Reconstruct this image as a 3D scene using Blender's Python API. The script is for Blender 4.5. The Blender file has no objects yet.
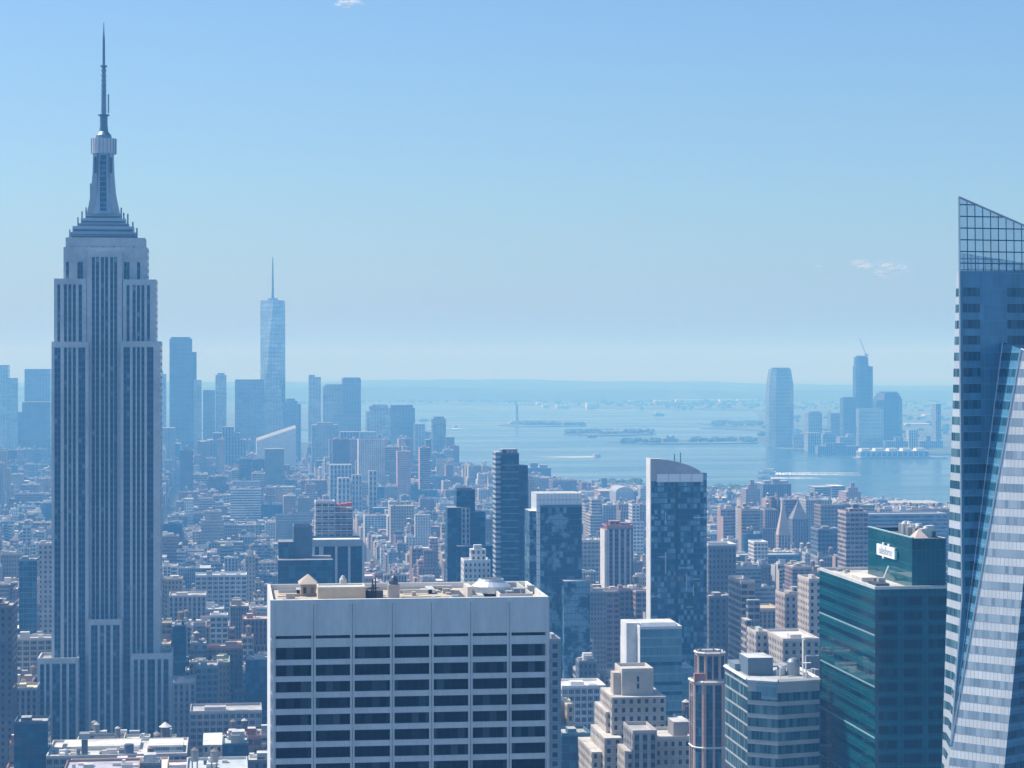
import bpy, math, random
from mathutils import Vector
from mathutils.bvhtree import BVHTree
random.seed(7)
S = bpy.context.scene
COL = S.collection

# ------------------------------------------------------------------ camera, sky, sun, exposure
F_PX, CX, HY, EYE = 2257.0, 512.0, 363.0, 250.0
YAW = math.radians(7.247)
cd = bpy.data.cameras.new('camera'); cam = bpy.data.objects.new('camera', cd); COL.objects.link(cam)
cam.location = (0, 0, EYE); cam.rotation_euler = (math.pi/2, 0, -YAW)
cd.sensor_width = 36; cd.lens = 36*F_PX/1024; cd.shift_y = -(384-HY)/1024
cd.clip_start = 1; cd.clip_end = 120000
S.camera = cam
SUN_EL, SUN_AZ = math.radians(54), math.radians(-62)      # azimuth from +Y towards +X
w = bpy.data.worlds.new('World'); S.world = w; w.use_nodes = True
nt = w.node_tree
sky = nt.nodes.new('ShaderNodeTexSky'); sky.sky_type = 'NISHITA'; sky.sun_disc = False
sky.sun_elevation = SUN_EL; sky.sun_rotation = SUN_AZ
sky.altitude = 0; sky.air_density = 0.9; sky.dust_density = 1.2; sky.ozone_density = 3.0
nt.nodes['Background'].inputs[1].default_value = 0.1
tn = nt.nodes.new('ShaderNodeMix'); tn.data_type = 'RGBA'; tn.blend_type = 'MULTIPLY'; tn.inputs[0].default_value = 1; tn.inputs[7].default_value = (.75, .96, 1.14, 1)   # a slightly cyan summer sky
nt.links.new(sky.outputs[0], tn.inputs[6]); nt.links.new(tn.outputs[2], nt.nodes['Background'].inputs[0])
sl = bpy.data.lights.new('sun', 'SUN'); sl.energy = 3.9; sl.angle = math.radians(.5); sl.color = (1, .97, .92)
so = bpy.data.objects.new('sun', sl); COL.objects.link(so)
sd = Vector((math.sin(SUN_AZ)*math.cos(SUN_EL), math.cos(SUN_AZ)*math.cos(SUN_EL), math.sin(SUN_EL)))
so.rotation_euler = sd.to_track_quat('Z', 'Y').to_euler(); so.location = (0, 0, 900)
S.view_settings.view_transform = 'Standard'; S.view_settings.look = 'None'
S.view_settings.exposure = 0.43; S.view_settings.gamma = 1
S.cycles.max_bounces = 5; S.cycles.volume_bounces = 1; S.cycles.use_denoising = True
S.cycles.sample_clamp_indirect = 6; S.cycles.transparent_max_bounces = 48
HAZE_DENSITY, HAZE_COLOR = 2.0e-4, (.16, .5, 1.0)

# ------------------------------------------------------------------ pixel helpers (used to find real positions)
SA, CA = math.sin(YAW), math.cos(YAW)
def ray(px):
    k = (px-CX)/F_PX
    return SA+CA*k, CA-SA*k
def at(px, d, z=0):
    rx, ry = ray(px); return Vector((rx*d, ry*d, z))
def zat(py, d): return EYE-(py-HY)*d/F_PX
def xz(px, py, Y):
    rx, ry = ray(px); t = Y/ry; return rx*t, zat(py, t)
def Ypx(px, d): return ray(px)[1]*d
def proj(X, Y, Z):
    d = X*SA+Y*CA; r = X*CA-Y*SA
    return CX+F_PX*r/d, HY+(EYE-Z)*F_PX/d, d
def ground(px, py): return at(px, EYE*F_PX/(py-HY))

# ------------------------------------------------------------------ materials
M = {}
def newmat(name):
    m = bpy.data.materials.new(name); m.use_nodes = True; M[name] = m
    return m, m.node_tree, m.node_tree.nodes['Principled BSDF']
class NB:
    def __init__(s, nt): s.nt = nt
    def n(s, t, **k):
        x = s.nt.nodes.new(t)
        for a, v in k.items(): setattr(x, a, v)
        return x
    def put(s, sock, v):
        if isinstance(v, bpy.types.NodeSocket): s.nt.links.new(v, sock)
        elif isinstance(v, tuple) and len(v) == 3 and sock.type == 'RGBA': sock.default_value = (*v, 1)
        else: sock.default_value = v
    def m(s, op, a, b=0.0, c=0.0):
        x = s.n('ShaderNodeMath', operation=op)
        for i, v in enumerate((a, b, c)): s.put(x.inputs[i], v)
        return x.outputs[0]
    def mix(s, f, a, b, blend='MIX'):
        x = s.n('ShaderNodeMix', data_type='RGBA', blend_type=blend)
        s.put(x.inputs[0], f); s.put(x.inputs[6], a); s.put(x.inputs[7], b)
        return x.outputs[2]
    def noise(s, vec, scale, detail=3, rough=.6):
        x = s.n('ShaderNodeTexNoise'); s.put(x.inputs['Scale'], scale); s.put(x.inputs['Detail'], detail); s.put(x.inputs['Roughness'], rough)
        if vec is not None: s.put(x.inputs['Vector'], vec)
        return x.outputs[0]
    def ramp(s, v, lo, hi, a=0.0, b=1.0):
        x = s.n('ShaderNodeMapRange'); s.put(x.inputs[0], v)
        for i, q in enumerate((lo, hi, a, b)): s.put(x.inputs[1+i], q)
        return x.outputs[0]
def tint(b): return b.n('ShaderNodeAttribute', attribute_name='tint').outputs['Color']
def worldpos(b): return b.n('ShaderNodeNewGeometry').outputs['Position']

def wallmat(name, ww, wh, gd=(.005, .028, .055), gl=(.15, .2, .25), pl=.16, span=None, rough=.12, mull=0, stain=.35, metal=0.0, v0=.5, glspread=0.0):
    """Wall whose UV counts bays across and storeys up: a window in every cell, each with a tone of its own."""
    m, nt, p = newmat(name); b = NB(nt)
    uv = b.n('ShaderNodeUVMap').outputs[0]
    sp = b.n('ShaderNodeSeparateXYZ'); nt.links.new(uv, sp.inputs[0]); u, v = sp.outputs[0], sp.outputs[1]
    fu, fv = b.m('FRACT', u), b.m('FRACT', v)
    iu, iv = b.m('FLOOR', u), b.m('FLOOR', v)
    inu = b.m('LESS_THAN', b.m('ABSOLUTE', b.m('SUBTRACT', fu, .5)), ww/2)
    inv = b.m('LESS_THAN', b.m('ABSOLUTE', b.m('SUBTRACT', fv, v0)), wh/2)
    win = b.m('MULTIPLY', inu, inv)
    if mull:
        mu = b.m('LESS_THAN', b.m('ABSOLUTE', b.m('SUBTRACT', b.m('FRACT', b.m('MULTIPLY', u, float(mull))), .5)), .43)
        win = b.m('MULTIPLY', win, mu)
    cv = b.n('ShaderNodeCombineXYZ'); b.put(cv.inputs[0], iu); b.put(cv.inputs[1], iv)
    oi = b.n('ShaderNodeObjectInfo').outputs['Random']; b.put(cv.inputs[2], b.m('MULTIPLY', oi, 91.0))
    wn = b.n('ShaderNodeTexWhiteNoise', noise_dimensions='3D'); nt.links.new(cv.outputs[0], wn.inputs[0])
    r = wn.outputs[0]
    blind = b.ramp(r, 1-pl, 1, 0, 1)
    glass = b.mix(blind, gd, gl)
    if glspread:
        glass = b.mix(b.ramp(b.noise(b.n('ShaderNodeTexCoord').outputs['Object'], glspread, 3, .7), .5, .57), glass, gl)  # pale noise patches painted into the glass as reflections
    tc = tint(b); pos = worldpos(b)
    st = b.ramp(b.noise(pos, .07, 4, .65), .3, .7, 1-stain, 1+stain*.6)
    fine = b.ramp(b.noise(pos, .9, 2, .6), .3, .7, .9, 1.08)
    wl = b.mix(1.0, tc, b.m('MULTIPLY', st, fine), 'MULTIPLY')
    line = b.m('GREATER_THAN', fv, .93)
    wl = b.mix(b.m('MULTIPLY', line, .22), wl, (.02, .02, .02))
    if span is not None:
        wl = b.mix(inu, wl, b.mix(1.0, tc, span, 'MULTIPLY'))
    b.put(p.inputs['Base Color'], b.mix(win, wl, glass))
    p.inputs['Specular IOR Level'].default_value = .3
    b.put(p.inputs['Roughness'], b.ramp(win, 0, 1, .85, rough)); b.put(p.inputs['Metallic'], b.m('MULTIPLY', win, metal))
    return m
wallmat('punched_wall', .42, .52)
wallmat('loft_wall', .74, .62, mull=3)
wallmat('strip_wall', .55, .58, span=(.45, .48, .52))
wallmat('ribbon_wall', 1.0, .5, mull=4, pl=.4)
wallmat('curtain_wall', .94, .86, gd=(.003, .055, .11), gl=(.025, .16, .26), pl=.35, rough=.08, stain=.15)
wallmat('balcony_wall', .86, .62, gd=(.03, .05, .07), gl=(.25, .27, .28), pl=.3)
wallmat('mottled_glass', .9, .78, gd=(.004, .06, .125), gl=(.22, .4, .54), pl=.62, rough=.1, stain=.2)  # random pale cells coloured in place of reflections in the panes
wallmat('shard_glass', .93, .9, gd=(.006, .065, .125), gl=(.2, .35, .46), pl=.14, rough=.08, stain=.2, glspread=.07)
wallmat('spire_strip', .8, .6, gd=(.002, .03, .075), gl=(.2, .3, .4), pl=.08, span=(.6, .6, .6), stain=.1)
wallmat('teal_band', .97, .86, gd=(.001, .014, .022), gl=(.004, .06, .075), pl=.3, rough=.05, stain=.2)
wallmat('office_band', .93, .96, gd=(.012, .06, .085), gl=(.12, .24, .28), pl=.6, rough=.08, mull=1)
wallmat('facet_band', .96, .96, gd=(.22, .31, .4), gl=(.42, .53, .61), pl=.95, rough=.1, stain=.1)
wallmat('dark_band', .9, .96, gd=(.01, .07, .12), gl=(.04, .16, .24), pl=.5, rough=.07)
wallmat('slab_window', .95, 1.0, gd=(.002, .008, .019), gl=(.07, .1, .13), pl=.22, rough=.06)
wallmat('panel_wall', .9, .9, gd=(.9, .9, .9), gl=(.9, .9, .9), stain=.12)

def plain(name, rough=.8, stain=.25, scale=.12, metal=0.0, spec=.4, col=None, streak=1.0):
    m, nt, p = newmat(name); b = NB(nt); pos = worldpos(b)
    if streak != 1:
        mp = b.n('ShaderNodeMapping'); nt.links.new(pos, mp.inputs[0]); mp.inputs['Scale'].default_value = (1, 1, streak); pos = mp.outputs[0]
    c = tint(b) if col is None else col
    st = b.m('MULTIPLY', b.ramp(b.noise(pos, scale, 5, .7), .28, .72, 1-stain, 1+stain*.5), b.ramp(b.noise(pos, scale*9, 2, .6), .3, .7, 1-stain*.35, 1+stain*.25))
    b.put(p.inputs['Base Color'], b.mix(1.0, c, st, 'MULTIPLY'))
    p.inputs['Roughness'].default_value = rough; p.inputs['Metallic'].default_value = metal
    p.inputs['Specular IOR Level'].default_value = spec
    return m
plain('plain', .85, .22, .1); plain('roofing', .95, .4, .12); plain('metal', .45, .15, .3, .55); plain('smooth_glass', .06, .12, .05)
plain('stone', .85, .25, .05); plain('streaked_concrete', .85, .15, .3, streak=.16); plain('tiny', .8, .1, .2)

def glazed(name, col, px, pz, line, rough=.06, grid=.07, stain=.3, lw=.1, tinted=False):
    """Glass skin with a fine metal grid, UV in metres."""
    m, nt, p = newmat(name); b = NB(nt)
    sp = b.n('ShaderNodeSeparateXYZ'); nt.links.new(b.n('ShaderNodeUVMap').outputs[0], sp.inputs[0])
    fu = b.m('FRACT', b.m('DIVIDE', sp.outputs[0], px)); fv = b.m('FRACT', b.m('DIVIDE', sp.outputs[1], pz))
    ln = b.m('MAXIMUM', b.m('LESS_THAN', fu, lw), b.m('LESS_THAN', fv, grid))
    cv = b.n('ShaderNodeCombineXYZ'); b.put(cv.inputs[0], b.m('FLOOR', b.m('DIVIDE', sp.outputs[0], px))); b.put(cv.inputs[1], b.m('FLOOR', b.m('DIVIDE', sp.outputs[1], pz)))
    wn = b.n('ShaderNodeTexWhiteNoise', noise_dimensions='3D'); nt.links.new(cv.outputs[0], wn.inputs[0])
    big = b.ramp(b.noise(worldpos(b), .05, 3, .6), .35, .65, 1-stain, 1+stain)
    c = b.mix(1.0, col, b.m('MULTIPLY', b.ramp(wn.outputs[0], 0, 1, 1-stain*.6, 1+stain*.6), big), 'MULTIPLY')
    c = b.mix(ln, c, line)
    if tinted: c = b.mix(1.0, c, tint(b), 'MULTIPLY')
    b.put(p.inputs['Base Color'], c); p.inputs['Specular IOR Level'].default_value = .32
    b.put(p.inputs['Roughness'], b.ramp(ln, 0, 1, rough, .5))
    return m
glazed('teal_glass', (.0015, .07, .085), 1.6, 4.7, (.004, .095, .11), .07, .05, .25)
glazed('shaded_teal_glass', (.006, .07, .095), 1.6, 4.7, (.012, .1, .13), .05, .05, .3)  # bluer copy of the teal glass, the front's shade put into its colour
glazed('blue_facade_glass', (.09, .26, .4), 1.5, 4.6, (.13, .31, .45), .05, .06, .2)
glazed('screen_glass', (.42, .58, .7), 2.5, 3.4, (.03, .08, .12), .06, .1, .25, .12)
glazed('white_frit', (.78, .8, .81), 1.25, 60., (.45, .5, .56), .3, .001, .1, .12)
glazed('shaded_frit', (.52, .56, .6), 1.25, 60., (.4, .45, .5), .3, .001, .1, .12)  # white frit darkened, the flank's shade painted into its colour
glazed('pale_glass', (.14, .27, .33), 1.5, 4.2, (.22, .36, .42), .08, .2, .25)
glazed('window_glass', (.003, .009, .02), 1.25, 9., (.003, .008, .016), .06, .0, .95, .05)
glazed('tower_glass', (.5, .58, .64), 7., 11., (.36, .44, .5), .22, .2, .28, .22, True)
M['tower_glass'].node_tree.nodes['Principled BSDF'].inputs['Metallic'].default_value = .65

def simple_mat(name, col, rough=.8, scale=.002, stain=.3, spec=.3):
    m, nt, p = newmat(name); b = NB(nt)
    st = b.ramp(b.noise(worldpos(b), scale, 6, .7), .3, .7, 1-stain, 1+stain)
    b.put(p.inputs['Base Color'], b.mix(1.0, col, st, 'MULTIPLY')); p.inputs['Roughness'].default_value = rough
    p.inputs['Specular IOR Level'].default_value = spec
    return m
simple_mat('asphalt', (.07, .072, .078), .9, .05, .25); simple_mat('land', (.1, .12, .085), .95, .004, .7); simple_mat('hillside', (.05, .075, .045), .95, .0016, .55)
simple_mat('foliage', (.06, .09, .035), .9, .05, .4); simple_mat('paving', (.3, .29, .27), .9, .1, .2)
simple_mat('foam', (.85, .87, .88), .7, .05, .1)
m, nt, p = newmat('water'); b = NB(nt)
pos = worldpos(b)
mp = b.n('ShaderNodeMapping'); nt.links.new(pos, mp.inputs[0]); mp.inputs['Scale'].default_value = (.0009, .004, 1); mp.inputs['Rotation'].default_value = (0, 0, -.12)
streak = b.noise(mp.outputs[0], 1.0, 5, .62)
b.put(p.inputs['Base Color'], b.mix(b.ramp(streak, .35, .65), (.02, .055, .075), (.035, .08, .1)))
b.put(p.inputs['Roughness'], b.ramp(streak, .35, .65, .12, .3))
bp = b.n('ShaderNodeBump'); bp.inputs['Strength'].default_value = .5; bp.inputs['Distance'].default_value = 1.2
b.put(bp.inputs['Height'], b.noise(pos, .06, 4, .6)); nt.links.new(bp.outputs[0], p.inputs['Normal'])

ms = M['screen_glass']; nt = ms.node_tree; b = NB(nt); pb = nt.nodes['Principled BSDF']
tr = b.n('ShaderNodeBsdfTransparent'); tr.inputs[0].default_value = (.72, .85, .93, 1); mx = b.n('ShaderNodeMixShader')
lnk = pb.inputs['Roughness'].links[0].from_node.inputs[0].links[0].from_socket      # the grid lines stay solid
b.put(mx.inputs[0], b.ramp(lnk, 0, 1, .45, 1)); nt.links.new(tr.outputs[0], mx.inputs[1]); nt.links.new(pb.outputs[0], mx.inputs[2])
nt.links.new(mx.outputs[0], nt.nodes['Material Output'].inputs['Surface'])

# ------------------------------------------------------------------ mesh building
WHITE = (.8, .8, .8)
class MB:
    def __init__(s): s.v = []; s.f = []; s.uv = []; s.mi = []; s.t = []; s.mats = []
    def face(s, pts, mat, t=WHITE, uv=None):
        i = len(s.v); s.v.extend(pts); s.f.append(tuple(range(i, i+len(pts))))
        if mat not in s.mats: s.mats.append(mat)
        s.mi.append(s.mats.index(mat)); s.t.append(t)
        s.uv.extend(uv if uv else [(0., 0.)]*len(pts))
    def wall(s, a, c, z0, z1, mat, t, bay=3.2, fl=3.6, metres=False, z0b=None, z1b=None):
        """upright quad from a to c (x, y); UV counts bays and storeys (or metres)"""
        L = math.hypot(c[0]-a[0], c[1]-a[1])
        if metres: n, k0, k1 = L, z0, z1; u0 = 0
        else:
            n = max(1, round(L/bay)); k = max(1, round((z1-z0)/fl)); u0 = random.randrange(400); k0 = random.randrange(400); k1 = k0+k
        zb0 = z0 if z0b is None else z0b; zb1 = z1 if z1b is None else z1b
        s.face([(a[0], a[1], z0), (c[0], c[1], zb0), (c[0], c[1], zb1), (a[0], a[1], z1)], mat, t, [(u0, k0), (u0+n, k0), (u0+n, k1), (u0, k1)])
    def prism(s, pts, z0, z1, mat, t, top=None, tt=None, bay=3.2, fl=3.6, metres=False, sides=None, bottom=False):
        n = len(pts)
        for i in range(n):
            mm = mat if sides is None else sides.get(i, mat)
            s.wall(pts[i], pts[(i+1) % n], z0, z1, mm, t, bay, fl, metres)
        s.face([(p[0], p[1], z1) for p in pts], top or 'plain', tt or t, [(p[0], p[1]) for p in pts])
        if bottom: s.face([(p[0], p[1], z0) for p in reversed(pts)], top or 'plain', tt or t)
    def box(s, x0, x1, y0, y1, z0, z1, mat='plain', t=WHITE, top=None, tt=None, **k):
        s.prism([(x0, y0), (x1, y0), (x1, y1), (x0, y1)], z0, z1, mat, t, top, tt, **k)
    def cone(s, cx, cy, rings, mat='plain', t=WHITE, n=12, cap=True):
        """lathe: rings = [(radius, z), ...] going up"""
        P = [[(cx+r*math.cos(2*math.pi*(i+.5)/n), cy+r*math.sin(2*math.pi*(i+.5)/n), z) for i in range(n)] for r, z in rings]
        for q in range(len(P)-1):
            for i in range(n):
                j = (i+1) % n
                s.face([P[q][i], P[q][j], P[q+1][j], P[q+1][i]], mat, t)
        if cap: s.face(P[-1], mat, t)
    def ring(s, pts, z0, z1, th, mat, t):
        """a parapet round a rectangle x0,x1,y0,y1"""
        x0, x1, y0, y1 = pts; g = .003
        s.box(x0, x1, y0, y0+th, z0, z1, mat, t); s.box(x0, x1, y1-th, y1, z0, z1, mat, t)
        s.box(x0, x0+th, y0+th+g, y1-th-g, z0, z1, mat, t); s.box(x1-th, x1, y0+th+g, y1-th-g, z0, z1, mat, t)
    def bar(s, a, c, r, mat='metal', t=(.3, .3, .3), r2=None):
        a, c = Vector(a), Vector(c); d = (c-a).normalized()
        u = d.orthogonal().normalized(); v = d.cross(u); r2 = r if r2 is None else r2
        A = [a+(u*math.cos(q)+v*math.sin(q))*r for q in (.785, 2.356, 3.927, 5.498)]
        B = [c+(u*math.cos(q)+v*math.sin(q))*r2 for q in (.785, 2.356, 3.927, 5.498)]
        for i in range(4): s.face([tuple(A[i]), tuple(A[(i+1) % 4]), tuple(B[(i+1) % 4]), tuple(B[i])], mat, t)
        s.face([tuple(q) for q in B], mat, t)
    def build(s, name, parent=None, label=None, cat=None, group=None, kind=None, origin=None):
        me = bpy.data.meshes.new(name); o_ = Vector(origin) if origin else Vector((0, 0, 0))
        me.from_pydata([(p[0]-o_.x, p[1]-o_.y, p[2]-o_.z) for p in s.v] if origin else s.v, [], s.f)
        for q in s.mats: me.materials.append(M[q])
        me.polygons.foreach_set('material_index', s.mi)
        uvl = me.uv_layers.new(name='UVMap'); uvl.data.foreach_set('uv', [c for q in s.uv for c in q])
        at_ = me.attributes.new('tint', 'FLOAT_COLOR', 'FACE'); at_.data.foreach_set('color', [c for q in s.t for c in (*q, 1.0)])
        o = bpy.data.objects.new(name, me); COL.objects.link(o); o.location = o_
        if parent is not None:
            o.parent = parent; o.location = o_-parent.location
        tag(o, label, cat, group, kind)
        return o
def tag(o, label=None, cat=None, group=None, kind=None):
    for k, v in (('label', label), ('category', cat), ('group', group), ('kind', kind)):
        if v: o[k] = v
def root(name, label, cat, loc, group=None):
    o = bpy.data.objects.new(name, None); COL.objects.link(o); o.location = loc; o.empty_display_size = 5
    tag(o, label, cat, group); return o
def shift(mb, r): return mb
def part(name, mb, r, label=None, kind=None, under=None):
    o = mb.build(name, r, label, None, None, kind, origin=tuple(r.location))
    if under is not None: o.parent = under; o.location = (0, 0, 0)
    return o

HERO = []      # (px left, px right, lowest visible y, depth, top y, short name)
FOOT = []      # occupied ground rectangles
OCC = []       # boxes for the visibility test
def hero(l, r, yb, d, yt, short=None, foot=None, z=0):
    HERO.append((l, r, yb, d, yt, short))
    if foot: FOOT.append(foot); OCC.append((*foot, z, -1))

def clip_z(poly, za, zb):
    for lim, sgn in ((za, 1), (zb, -1)):
        out = []
        for i in range(len(poly)):
            p, q = poly[i], poly[(i+1) % len(poly)]
            dp, dq = (p[2]-lim)*sgn, (q[2]-lim)*sgn
            if dp >= 0: out.append(p)
            if (dp >= 0) != (dq >= 0):
                k = dp/(dp-dq); out.append(tuple(p[j]+(q[j]-p[j])*k for j in range(3)))
        poly = out
        if len(poly) < 3: return []
    return poly
def planar(mb, poly, mat, t, pu=1.0, pv=1.0, off=0.0, v_unit=None):
    """a flat polygon with UV measured along its level direction and height; off pushes it out along its normal"""
    P = [Vector(p) for p in poly]
    nrm = Vector((0, 0, 0))
    for i in range(len(P)):
        a, c = P[i], P[(i+1) % len(P)]
        nrm += Vector(((a.y-c.y)*(a.z+c.z), (a.z-c.z)*(a.x+c.x), (a.x-c.x)*(a.y+c.y)))
    nrm.normalize(); tan = Vector((0, 0, 1)).cross(nrm)
    tan = tan.normalized() if tan.length > 1e-4 else Vector((1, 0, 0))
    P = [p+nrm*off for p in P]; z0 = min(p.z for p in P); u0 = min(p.dot(tan) for p in P)
    mb.face([tuple(p) for p in P], mat, t, [((p.dot(tan)-u0)/pu, ((p.z-z0)/v_unit if v_unit else p.z/pv)) for p in P])
def bands(r, name, poly, zs, h, mat, t, bay, off=.06, seed=0):
    for i, z in enumerate(zs):
        q = clip_z(poly, z, z+h)
        if len(q) < 3: continue
        mb = MB(); n0 = len(mb.f); planar(mb, q, mat, t, bay, 1, off, v_unit=h*1.001)
        k = (i+1)*7+seed; mb.uv = [(u+k*13, v+k) for u, v in mb.uv]
        part(name, mb, r)

# ------------------------------------------------------------------ setting: water, land, hills
def sheet(name, pts, z, mat, th=0.0):
    mb = MB(); 
    mb.face([(p[0], p[1], z) for p in pts], mat)
    if th:
        n = len(pts)
        for i in range(n):
            a, c = pts[i], pts[(i+1) % n]
            mb.face([(a[0], a[1], z-th), (c[0], c[1], z-th), (c[0], c[1], z), (a[0], a[1], z)], mat)
    return mb.build(name, kind='structure')
sheet('water', [(-9000, -3000), (13500, -3000), (13500, 25000), (-9000, 25000)], 0, 'water')
SHORE = [(-300, 440), (200, 440), (380, 445), (430, 452), (455, 461.5), (553, 477.5), (600, 484), (644, 488), (705, 489), (760, 491), (800, 494), (870, 502), (945, 505), (1100, 512)]
def interp(tab, x):
    if x <= tab[0][0]: return tab[0][1]
    for (a, ya), (c, yc) in zip(tab, tab[1:]):
        if x <= c: return ya+(yc-ya)*(x-a)/(c-a)
    return tab[-1][1]
pts = [ground(a, y) for a, y in SHORE]
island = [(-2600, -900), (1500, -900), (1500, pts[-1].y*.85)]+[(p.x, p.y) for p in reversed(pts)]+[(-2600, pts[0].y*.9)]
sheet('street_ground', island, 2.0, 'asphalt', 2.5)
NJ = [(300, 404), (440, 404.5), (545, 405.5), (600, 408.5), (700, 410), (755, 411), (764, 424), (752, 427), (700, 428.5), (760, 431), (757, 440), (768, 447.5), (790, 449.5), (860, 452), (945, 455), (1100, 456)]
pts = [ground(a, y) for a, y in NJ]
far0, far1 = at(1140, 24500), at(200, 24500)
sheet('far_shore_land', [(far1.x, far1.y), (far0.x, far0.y)]+[(p.x, p.y) for p in reversed(pts)], 2.0, 'land', 2.5)
sheet('east_shore_land', [(p.x, p.y) for p in (ground(-260, 436), ground(330, 430), ground(352, 407), ground(330, 396), ground(-260, 396))], 2.0, 'land', 2.5)

def ridge(name, prof, d0, d1, seed, z=1.5):
    """rolling hills between two distances whose crest follows a profile of picture heights at the middle distance"""
    rnd = random.Random(seed); mb = MB(); nx, ny = 90, 9; dm = (d0+d1)/2
    x0, x1 = prof[0][0], prof[-1][0]; G = []
    ph = [rnd.uniform(0, 6.28) for _ in range(12)]
    for j in range(ny):
        row = []
        for i in range(nx+1):
            px = x0+(x1-x0)*i/nx; d = d0+(d1-d0)*j/(ny-1)
            crest = zat(interp(prof, px), dm)
            k = math.sin(math.pi*j/(ny-1))**.8
            wob = sum(math.sin(px*(.02+.017*q)+ph[q]+j*.8)*(.10/(1+q*.35)) for q in range(8))
            row.append(tuple(at(px, d, max(z, z+(crest-z)*k*(1+wob*.45)) if 0 < j < ny-1 else z)))
        G.append(row)
    for j in range(ny-1):
        for i in range(nx): mb.face([G[j][i], G[j][i+1], G[j+1][i+1], G[j+1][i]], 'hillside')
    o = mb.build(name, kind='structure')
    for p_ in o.data.polygons: p_.use_smooth = True
ridge('far_hills', [(-250, 384), (60, 383), (230, 382), (330, 381.5), (380, 380.5), (450, 379.5), (560, 380.5), (680, 381.5), (760, 384), (900, 386), (1200, 386)], 17000, 22500, 3)
ridge('low_hills', [(-250, 387), (200, 387), (330, 388), (420, 386.5), (520, 389), (640, 390), (720, 391), (800, 389.5), (930, 391), (1200, 391)], 14500, 17500, 5)

# ------------------------------------------------------------------ haze
mh, nt, p = newmat('haze_air'); nt.nodes.remove(p)
pv = nt.nodes.new('ShaderNodeVolumePrincipled')
pv.inputs['Color'].default_value = (*HAZE_COLOR, 1); pv.inputs['Absorption Color'].default_value = (1, 1, 1, 1)
pv.inputs['Density'].default_value = HAZE_DENSITY; pv.inputs['Anisotropy'].default_value = 0.0
nt.links.new(pv.outputs[0], nt.nodes['Material Output'].inputs['Volume'])
mh.cycles.homogeneous_volume = True
mb = MB(); mb.box(-9500, 20000, -3500, 38000, -4, 470, 'haze_air', top='haze_air', bottom=True)
hz = mb.build('haze', kind='stuff')

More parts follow.
